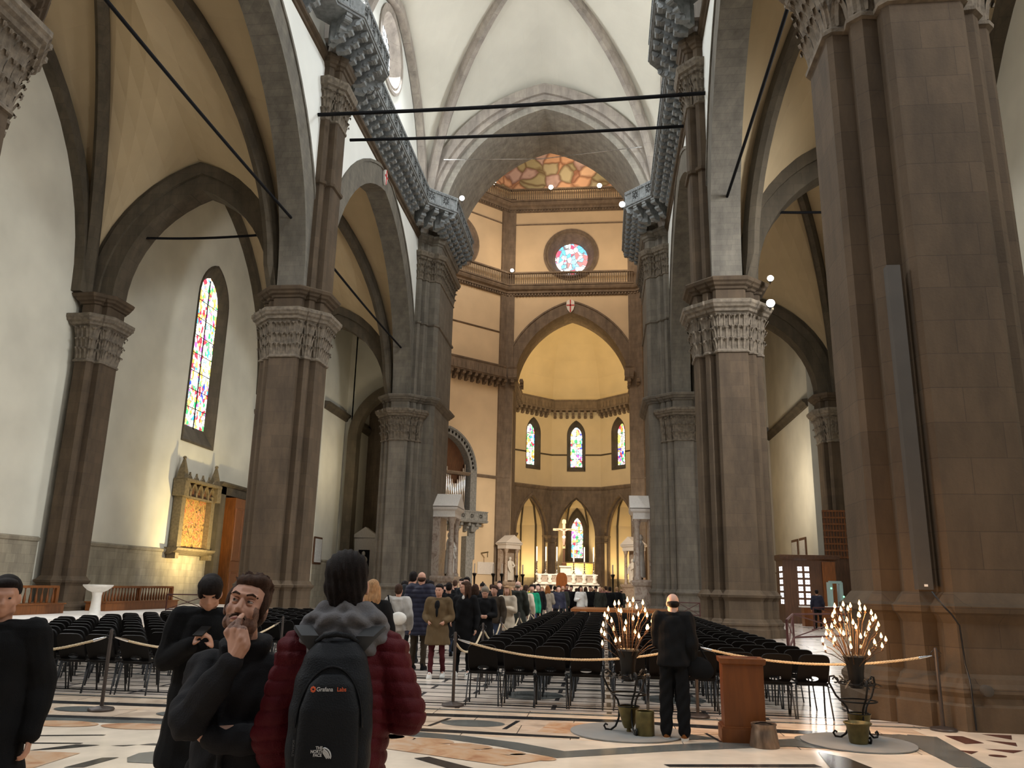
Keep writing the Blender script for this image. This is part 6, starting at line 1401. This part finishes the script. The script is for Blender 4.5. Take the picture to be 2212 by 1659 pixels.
# man at the candle stand
FE = figure({'thick': .008, 'lean': .05, 'leg': 1.4, 'head': (0, -.03, -.03), 'wL': (-.22, -.06, .86), 'eL': (-.235, .03, 1.12), 'eR': (.20, -.08, 1.13), 'wR': (.12, -.24, 1.1), 'curl': .3}, (.25, .2, 0), 'bald', 'jacket', 1, .012, 1)
pe = person(FE, (4.94, 10.02, 0), PI-.15, 1.63, 'balding man in black with tan shoes bending towards the candle stand', {'coat': M['coatBk'], 'trousers': M['coatBk'], 'hair': M['hairB'], 'shoes': CM['tan'], 'sole': CM['whitec'], 'skin': M['skinL']})
t = thing('shoulder_bag', 'black shoulder bag hanging at the side of the man in black', 'bag', (5.22, 10.0, .78)); m = MB(); m.ell((0, 0, 0), (.16, .07, .13)); m.ell((.05, 0, -.03), (.13, .06, .10)); t_ = remesh(m, .015, 2, 'pouch', M['coatBk']); mk('pouch', t_, t)
m = MB(); m.tube([(-.12, 0, .08), (-.08, -.03, .25), (-.1, .0, .40)], .012, 6); m.tube([(.1, 0, .09), (.0, -.03, .26), (-.08, .0, .42)], .012, 6); m.obj('strap', M['coatBk'], t, 60)
# man looking at his phone
FD = figure({'head': (0, -.05, -.03), 'lean': .02, 'eL': (-.25, -.02, 1.15), 'wL': (-.07, -.22, 1.27), 'eR': (.25, -.02, 1.15), 'wR': (.07, -.22, 1.25), 'dL': (.3, -.3, .7), 'dR': (-.3, -.3, .7), 'curl': .6, 'thick': .015}, (0, .42, 0), 'bowl', 'coat', 1, .011, 1)
person(FD, (1.35, 5.65, 0), .40, 1.70, 'young man with black fringe in a black coat looking down at his phone', {'coat': M['coatBk'], 'trousers': M['coatBk'], 'hair': M['hairB'], 'coatname': 'coat'})
m = MB(); m.box((0, 0, 0), (.068, .009, .13), rx=-1.15); o = m.obj('smartphone', M['blk'], None, None, (1.44, 5.40, 1.315)); tag(o, 'dark smartphone held by the young man with the black fringe', 'phone')
# man leaving at the left edge
FC = figure({'eL': (-.26, .0, 1.13), 'wL': (-.20, -.22, 1.02), 'thick': .02}, (.25, .1, 0), 'short', 'coat', 1, .011, 1)
pc = person(FC, (.82, 4.3, 0), .35, 1.64, 'dark haired man in black passing at the left edge of the picture', {'coat': M['coatBk'], 'trousers': M['coatBk'], 'hair': M['hairB'], 'coatname': 'coat'})
m = MB(); m.ell((0, -.07, 1.455), (.05, .04, .035)); m.obj('shirt_collar', CM['whitec'], pc, 60)
# --- bearded man in charcoal coat (A)
def gauss(co, c, s): return math.exp(-((co-c).length/s)**2)
RA = Matrix.Rotation(.20, 3, 'Z') @ Matrix.Rotation(-.26, 3, 'X') @ Matrix.Rotation(.16, 3, 'Y')
hA_ = V(2.665, 3.30, 1.545)
b = MB(); fA = head_pts(b, hA_, RA, 1.03, 1)
caps(b, [V(2.655, 3.35, 1.33), hA_+RA @ V(0, .03, -.06)], [.060, .058])
b.loft([oval((2.63, 3.36), rx, ry, z) for z, rx, ry in ((.0, .05, .05), (.75, .13, .10), (.92, .14, .10), (1.1, .14, .1), (1.28, .15, .095), (1.36, .07, .06))])
for s in (-1, 1): caps(b, [V(2.63+s*.08, 3.36, .85), V(2.63+s*.1, 3.36, .48), V(2.63+s*.1, 3.38, .06), V(2.63+s*.1, 3.27, .04)], [.07, .05, .04, .035])
elb = V(2.565, 3.10, 1.13); wrt = V(2.742, 3.085, 1.372); HO = V(.062, -.012, .068)
caps(b, [V(2.50, 3.34, 1.29), elb, wrt], [.045, .038, .027])
caps(b, [V(2.80, 3.38, 1.29), V(2.86, 3.25, 1.08), V(2.62, 3.14, 1.08)], [.045, .038, .03])
# right fist at the chin: index finger and thumb at the mouth
def seg(mb, pts, r): caps(mb, pts, r, 8)
seg(b, [wrt, (V(2.700, 3.10, 1.345)+HO), (V(2.692, 3.10, 1.395)+HO)], [.027, .030, .022]); seg(b, [wrt, (V(2.672, 3.11, 1.36)+HO), (V(2.66, 3.11, 1.40)+HO)], [.024, .026, .02]); seg(b, [wrt+V(-.01, 0, 0), (V(2.650, 3.12, 1.36)+HO), (V(2.640, 3.125, 1.395)+HO)], [.022, .024, .018])
seg(b, [(V(2.668, 3.10, 1.405)+HO), (V(2.662, 3.128, 1.438)+HO), (V(2.655, 3.168, 1.452)+HO)], [.0125, .0115, .0095])
seg(b, [(V(2.692, 3.098, 1.398)+HO), (V(2.700, 3.078, 1.372)+HO), (V(2.680, 3.090, 1.350)+HO)], [.0125, .0115, .0095]); seg(b, [(V(2.705, 3.10, 1.380)+HO), (V(2.712, 3.078, 1.352)+HO), (V(2.692, 3.088, 1.334)+HO)], [.0120, .011, .0095]); seg(b, [(V(2.712, 3.105, 1.36)+HO), (V(2.716, 3.085, 1.335)+HO), (V(2.700, 3.094, 1.320)+HO)], [.011, .010, .009])
seg(b, [(V(2.640, 3.12, 1.36)+HO), (V(2.622, 3.115, 1.388)+HO), (V(2.634, 3.13, 1.412)+HO), (V(2.645, 3.15, 1.43)+HO)], [.015, .0135, .012, .010])
def faceA(co, no):
    v = V(0, 0, 0)
    for q in (-1, 1):
        c = Vector(fA(q*.029, -.086, .006)); v += (hA_-c).normalized()*.010*gauss(co, c, .016)
    return v
me = remesh(b, .0045, 2, 'body', M['skinA'] if 'skinA' in M else M['skin'], faceA)
pa = mk('person', me); tag(pa, 'bearded man in a charcoal coat looking up, hand raised to his mouth', 'person')
h = MB(); e = lambda p, r: h.ell(fA(*p), tuple(q*1.03 for q in r), 16, 12, R=RA)
e((0, .030, .050), (.083, .094, .084)); e((0, .045, .0), (.082, .075, .085)); e((0, -.030, .090), (.062, .050, .030)); e((.035, -.02, .098), (.04, .05, .03)); e((.066, .0, .02), (.020, .035, .055)); e((-.066, .0, .02), (.020, .035, .055))
rr_ = random.Random(5)
for k in range(60):
    a = rr_.uniform(0, 2*PI); q = rr_.uniform(.3, 1); p = (.075*q*math.cos(a), .02+.08*q*math.sin(a), .075+.055*math.sqrt(max(0, 1-q*q))); h.tube([fA(*p), fA(p[0]*1.12+rr_.uniform(-.01, .01), p[1]*1.05-.01, p[2]+.018)], [.010, .003], 5)
mk('hair', remesh(h, .006, 1, 'hair', M['hairBr']), pa)
bd = MB()
for q in (-1, 1): bd.tube([fA(q*.032, -.076, -.064), fA(q*.018, -.087, -.052), fA(0, -.093, -.049)], [.003, .0045, .005], 6); bd.tube([fA(q*.012, -.094, .026), fA(q*.034, -.091, .033), fA(q*.056, -.073, .025)], [.005, .0062, .004], 6)
mk('moustache_and_brows', remesh(bd, .003, 1, 'brows', M['hairBr']), pa)
ey = MB()
for q in (-1, 1): ey.ell(fA(q*.029, -.0745, .005), (.0120, .0095, .0075), 12, 8, mi=0, R=RA); ey.ell(fA(q*.029-.0035, -.0828, .0065), (.0052, .003, .0052), 10, 6, mi=1, R=RA)
ey.obj('eyes', [mat('eye_white', (.30, .25, .22), .3, var=.05), M['eye']], pa, 60)
ey = MB()
for q in (-1, 1): ey.ell(fA(q*.029, -.0735, .0115), (.0150, .0120, .0062), 12, 8, R=RA); ey.ell(fA(q*.029, -.0735, -.0035), (.0140, .0108, .0050), 12, 8, R=RA)
ey.obj('eyelids', M['skin'], pa, 60)
M['stub'] = mat('stubbled_skin', (.17, .088, .060), .7, var=.35, scale=120)
bm2 = pa.data; bm2.materials.append(M['stub']); RAi = RA.transposed()
for pg_ in bm2.polygons:
    l = (RAi @ (Vector(pg_.center)-hA_))/1.03
    if -.118 < l.z < 0 and l.y < .02 and ((l.z < -.052-.25*max(0, -l.y-.075)) or (abs(l.x) > .052 and l.z < -.005) or (abs(l.x) < .03 and -.06 < l.z < -.046)) and not (abs(l.x) < .024 and -.080 < l.z < -.056 and l.y < -.07): pg_.material_index = 1
lp = MB(); lp.tube([fA(-.022, -.083, -.066), fA(0, -.096, -.065), fA(.022, -.083, -.066)], [.003, .0055, .003], 8); lp.obj('lips', mat('lips', (.30, .11, .09), .5, var=.05), pa, 60)
c = MB(); c.loft([oval((2.655, 3.37), rx, ry, z, 24) for z, rx, ry in ((.42, .22, .19), (.44, .225, .195), (.8, .20, .175), (1.0, .18, .155), (1.2, .175, .15), (1.30, .16, .13), (1.355, .10, .085))])
caps(c, [V(2.515, 3.35, 1.275), elb+V(-.01, .02, -.01), wrt-(wrt-elb).normalized()*.045], [.080, .074, .052], 14); caps(c, [V(2.60, 3.37, 1.29), V(2.48, 3.36, 1.28)], [.09, .085]); caps(c, [V(2.66, 3.37, 1.29), V(2.79, 3.37, 1.27), V(2.86, 3.26, 1.07), V(2.66, 3.15, 1.06)], [.09, .088, .07, .05])
c.loft([[(2.655+rx*math.cos(2*PI*k/20), 3.345+ry*math.sin(2*PI*k/20), z+.02*math.sin(2*PI*k/20)) for k in range(20)] for z, rx, ry in ((1.30, .10, .095), (1.36, .098, .092), (1.415, .108, .098), (1.42, .10, .09))])
c.tube([(2.60, 3.27, 1.39), (2.645, 3.22, 1.25), (2.665, 3.20, 1.05), (2.66, 3.19, .6)], .018, 8)
def wcoat(co, no):
    a = .006*math.sin(co.z*34+co.x*20)+.004*math.sin(co.x*60-co.z*45+co.y*30)
    d = (co-elb).length; a += .007*math.sin(d*70)*math.exp(-(d/.16)**2)
    return no*a
mk('coat', remesh(c, .008, 3, 'coat', M['coatCh'], wcoat), pa)
c = MB()
for s in (-1, 1): caps(c, [V(2.63+s*.09, 3.37, .9), V(2.63+s*.1, 3.37, .48), V(2.63+s*.1, 3.39, .10)], [.10, .075, .06])
mk('trousers', remesh(c, .02, 2, 'trousers', M['coatBk']), pa)
c = MB()
for s in (-1, 1): c.ell((2.63+s*.1, 3.32, .045), (.055, .15, .045))
c.obj('shoes', M['coatBk'], pa, 60)
# --- man with the backpack (B), seen from behind
bx, by = 3.11, 3.24
RB = Matrix.Rotation(PI-.1, 3, 'Z') @ Matrix.Rotation(-.10, 3, 'X'); hB_ = V(3.108, 3.24, 1.645)
b = MB(); fB = head_pts(b, hB_, RB, 1.02, 1); caps(b, [V(bx, by, 1.44), hB_+RB @ V(0, .02, -.06)], [.062, .058])
b.loft([oval((bx, by), rx, ry, z) for z, rx, ry in ((.85, .15, .10), (1.05, .14, .1), (1.3, .165, .1), (1.42, .14, .085), (1.47, .07, .06))])
for s in (-1, 1): caps(b, [V(bx+s*.09, by, .88), V(bx+s*.11, by, .48), V(bx+s*.11, by, .07), V(bx+s*.11, by+.12, .04)], [.08, .055, .042, .036])
caps(b, [V(bx-.19, by, 1.38), V(2.845, 3.22, 1.08), V(2.90, 3.36, .86)], [.05, .042, .03]); hand(b, (2.90, 3.36, .86), (.3, .4, -.6), (-1, 0, 0), .95, .4, 1)
caps(b, [V(bx+.19, by, 1.38), V(3.39, 3.22, 1.16), V(3.24, 3.42, 1.14)], [.05, .042, .03]); hand(b, (3.24, 3.42, 1.14), (-.8, .3, .1), (0, 1, 0), .95, .6, -1)
pb = mk('person', remesh(b, .008, 2, 'body', M['skin'])); tag(pb, 'man in a dark red quilted jacket and grey hood seen from behind', 'person')
h = MB(); e = lambda p, r: h.ell(fB(*p), r, 16, 12, R=RB)
e((0, .030, .048), (.090, .100, .092)); e((0, .045, .0), (.086, .084, .092)); e((0, .055, -.055), (.070, .062, .055)); e((.0, .088, -.01), (.05, .04, .05)); e((0, -.03, .085), (.066, .055, .034))
mk('hair', remesh(h, .007, 2, 'hair', M['hairB'], lambda co, no: no*.0025*math.sin(co.x*260+co.z*40)), pb)
c = MB(); c.loft([oval((bx, by), rx, ry, z, 24) for z, rx, ry in ((.84, .175, .135), (.87, .19, .15), (1.05, .19, .148), (1.2, .205, .15), (1.34, .205, .145), (1.41, .185, .12), (1.455, .12, .09))])
caps(c, [V(bx-.165, by, 1.37), V(2.87, 3.22, 1.09), V(2.90, 3.33, .90)], [.090, .080, .056], 14); caps(c, [V(bx-.05, by, 1.38), V(bx-.17, by, 1.375)], [.095, .095]); caps(c, [V(bx+.05, by, 1.38), V(bx+.17, by, 1.375)], [.095, .095])
caps(c, [V(bx+.165, by, 1.37), V(3.365, 3.21, 1.165), V(3.27, 3.40, 1.14)], [.090, .082, .056], 14)
def wred(co, no):
    u = co.z+.10*(abs(co.x-bx)-.1)*(1 if abs(co.x-bx) > .1 else 0); q = abs(math.sin(u*PI/.052))
    return no*(.011*q**.45-.006+.003*math.sin(co.x*50+co.z*23))
mk('quilted_jacket', remesh(c, .0065, 2, 'quilted_jacket', M['red'], wred), pb)
c = MB(); c.loft([oval((bx, by), .175, .14, z) for z in (.78, .87)]); mk('sweatshirt_hem', remesh(c, .012, 2, 'hem', M['grey']), pb)
c = MB()  # hood
c.loft([[(bx+rx*math.cos(2*PI*k/28), by-.012+ry*math.sin(2*PI*k/28)-dy*max(0, -math.sin(2*PI*k/28)), z-dz*max(0, -math.sin(2*PI*k/28))**2) for k in range(28)] for z, rx, ry, dy, dz in ((1.41, .155, .115, .02, .06), (1.445, .178, .135, .02, .055), (1.485, .172, .135, .01, .03), (1.525, .135, .118, 0, .0), (1.56, .105, .10, 0, -.005), (1.575, .092, .09, 0, -.01))])
for k in range(13):
    a = PI+PI*k/12; c.ell((bx+.125*math.cos(a), by-.02+.115*math.sin(a), 1.515), (.035, .032, .026), 10, 8)
mk('hood', remesh(c, .008, 3, 'hood', M['grey'], lambda co, no: no*(.007*math.sin(co.z*85+abs(co.x-bx)*75)+.004*math.sin(co.x*60+co.z*30))), pb)
c = MB()
for s in (-1, 1): caps(c, [V(bx+s*.09, by, .9), V(bx+s*.11, by, .48), V(bx+s*.11, by, .10)], [.10, .08, .065])
mk('trousers', remesh(c, .02, 2, 'trousers', M['coatBk']), pb)
c = MB()
for s in (-1, 1): c.ell((bx+s*.11, by+.06, .045), (.055, .15, .045))
c.obj('shoes', M['coatBk'], pb, 60)
TB = .24; pv = V(bx, by, 0); pb.rotation_euler = (0, 0, TB); pb.location = pv-Matrix.Rotation(TB, 3, 'Z') @ pv
# backpack
t = thing('backpack', 'black backpack with an orange and white company logo, worn on the red jacket', 'backpack', (3.150, 3.02, .86), .24); t.scale = (.92, 1, 1)
def packring(z, w_, y0, y1, n=28, e_=.55):
    out = []
    for k in range(n):
        a = 2*PI*k/n; c_, s_ = math.cos(a), math.sin(a)
        out.append((w_*math.copysign(abs(c_)**e_, c_), (y0+y1)/2+(y1-y0)/2*math.copysign(abs(s_)**e_, s_), z))
    return out
m = MB(); m.loft([packring(*q) for q in ((0, .09, -.03, .07), (.015, .125, -.07, .09), (.06, .148, -.095, .10), (.2, .163, -.105, .10), (.36, .160, -.10, .10), (.46, .145, -.085, .10), (.53, .12, -.06, .10), (.575, .08, -.02, .09), (.585, .05, .01, .08))]); mk('main_compartment', remesh(m, .008, 2, 'main', M['pack'], lambda co, no: no*.002*math.sin(co.z*55+co.x*30)), t)
m = MB(); m.loft([packring(*q) for q in ((.03, .085, -.09, -.03), (.05, .105, -.128, -.05), (.2, .118, -.140, -.05), (.36, .112, -.132, -.05), (.44, .085, -.112, -.04), (.475, .05, -.09, -.03))]); mk('front_pocket', remesh(m, .007, 2, 'front', M['pack']), t)
m = MB(); m.tube([(.125*math.cos(a), -.098+.02*math.sin(a), .30+.20*math.sin(a)) for a in [PI*k/20 for k in range(21)]], .0045, 6); m.obj('zip', M['leg'], t, 60)
m = MB(); m.tube([(-.085, .04, .575), (-.05, .0, .600), (0, -.01, .607), (.05, .0, .600), (.085, .04, .575)], [.008, .010, .011, .010, .008], 8); m.obj('grab_handle', M['pack'], t, 60)
for s in (-1, 1):
    m = MB(); R_ = []
    for p, wv in (((s*.07, .06, .53), .03), ((s*.115, .045, .585), .034), ((s*.155, .12, .618), .034), ((s*.165, .24, .612), .034), ((s*.165, .36, .58), .032)):
        p = Vector(p); n_ = V(-s*.3, -.5, .8).normalized(); R_.append([p+V(-wv, 0, 0), p+V(-wv, 0, 0)+n_*.016, p+V(wv, 0, 0)+n_*.016, p+V(wv, 0, 0)])
    m.loft(R_, (1, 1)); m.obj('shoulder_strap', M['strap'] if 'strap' in M else mat('grey_black_webbing', (.028, .029, .031), .8, var=.1), t, 60)
def text(s, size, loc, m_, parent, bold=0, rot=(PI/2, 0, 0), ex=.0006):
    cu = bpy.data.curves.new('printed_lettering', 'FONT'); cu.body = s; cu.size = size; cu.extrude = ex; cu.offset = bold; cu.align_x = 'LEFT'; cu.materials.append(m_)
    q = bpy.data.objects.new('tmp', cu); TMPS.collection.objects.link(q); vl = TMPS.view_layers[0]; vl.update()
    me = bpy.data.meshes.new_from_object(q.evaluated_get(vl.depsgraph)); me.name = 'printed_lettering'; bpy.data.objects.remove(q)
    o = mk('printed_lettering', me, parent, loc); o.rotation_euler = rot; return o
M['prW'] = mat('white_print', (.52, .52, .52), .7, var=.03); M['prO'] = mat('orange_print', (.62, .10, .03), .7, var=.03); M['prG'] = mat('grey_print', (.12, .12, .12), .7, var=.05)
PY = -.147
m = MB()
for k in range(8): a = 2*PI*k/8; m.ell((-.062+.0072*math.cos(a), PY, .431+.0072*math.sin(a)), (.0036, .0015, .0036), 8, 4)
m.tube([(-.062+.0054*math.cos(a), PY, .431+.0054*math.sin(a)) for a in [.3+5.2*k/14 for k in range(15)]], .0019, 5); m.obj('logo_emblem', M['prO'], t, 60)
text('Grafana', .0195, (-.050, PY, .425), M['prW'], t, .0003); text('Labs', .0195, (.026, PY, .425), M['prO'], t, .0003)
for i, s_ in enumerate(('THE', 'NORTH', 'FACE')): text(s_, .0135, (-.055+(.018 if i == 0 else (.0 if i == 1 else .01)), PY+.004, .238-.0115*i), M['prW'], t, .0004)
m = MB()
for r_2 in (.030, .023, .016): m.tube([(-.010+r_2*math.cos(a), PY+.004, .213+r_2*math.sin(a)) for a in [PI/2*k/8 for k in range(9)]]+[(-.010+r_2, PY+.004, .209)], .0026, 5)
m.obj('arched_emblem', M['prW'], t, 60)
m = MB(); m.add([(-.04, PY+.012, .125), (-.02, PY+.012, .155), (-.005, PY+.012, .168), (.012, PY+.012, .150), (.028, PY+.012, .128), (-.005, PY+.012, .118)], [tuple(range(6))]); m.obj('faint_patch', M['prG'], t)
o = text('BOREALIS', .012, (-.128, -.098, .26), M['prG'], t, 0, (PI/2, PI/2, 0))

bpy.data.scenes.remove(TMPS)
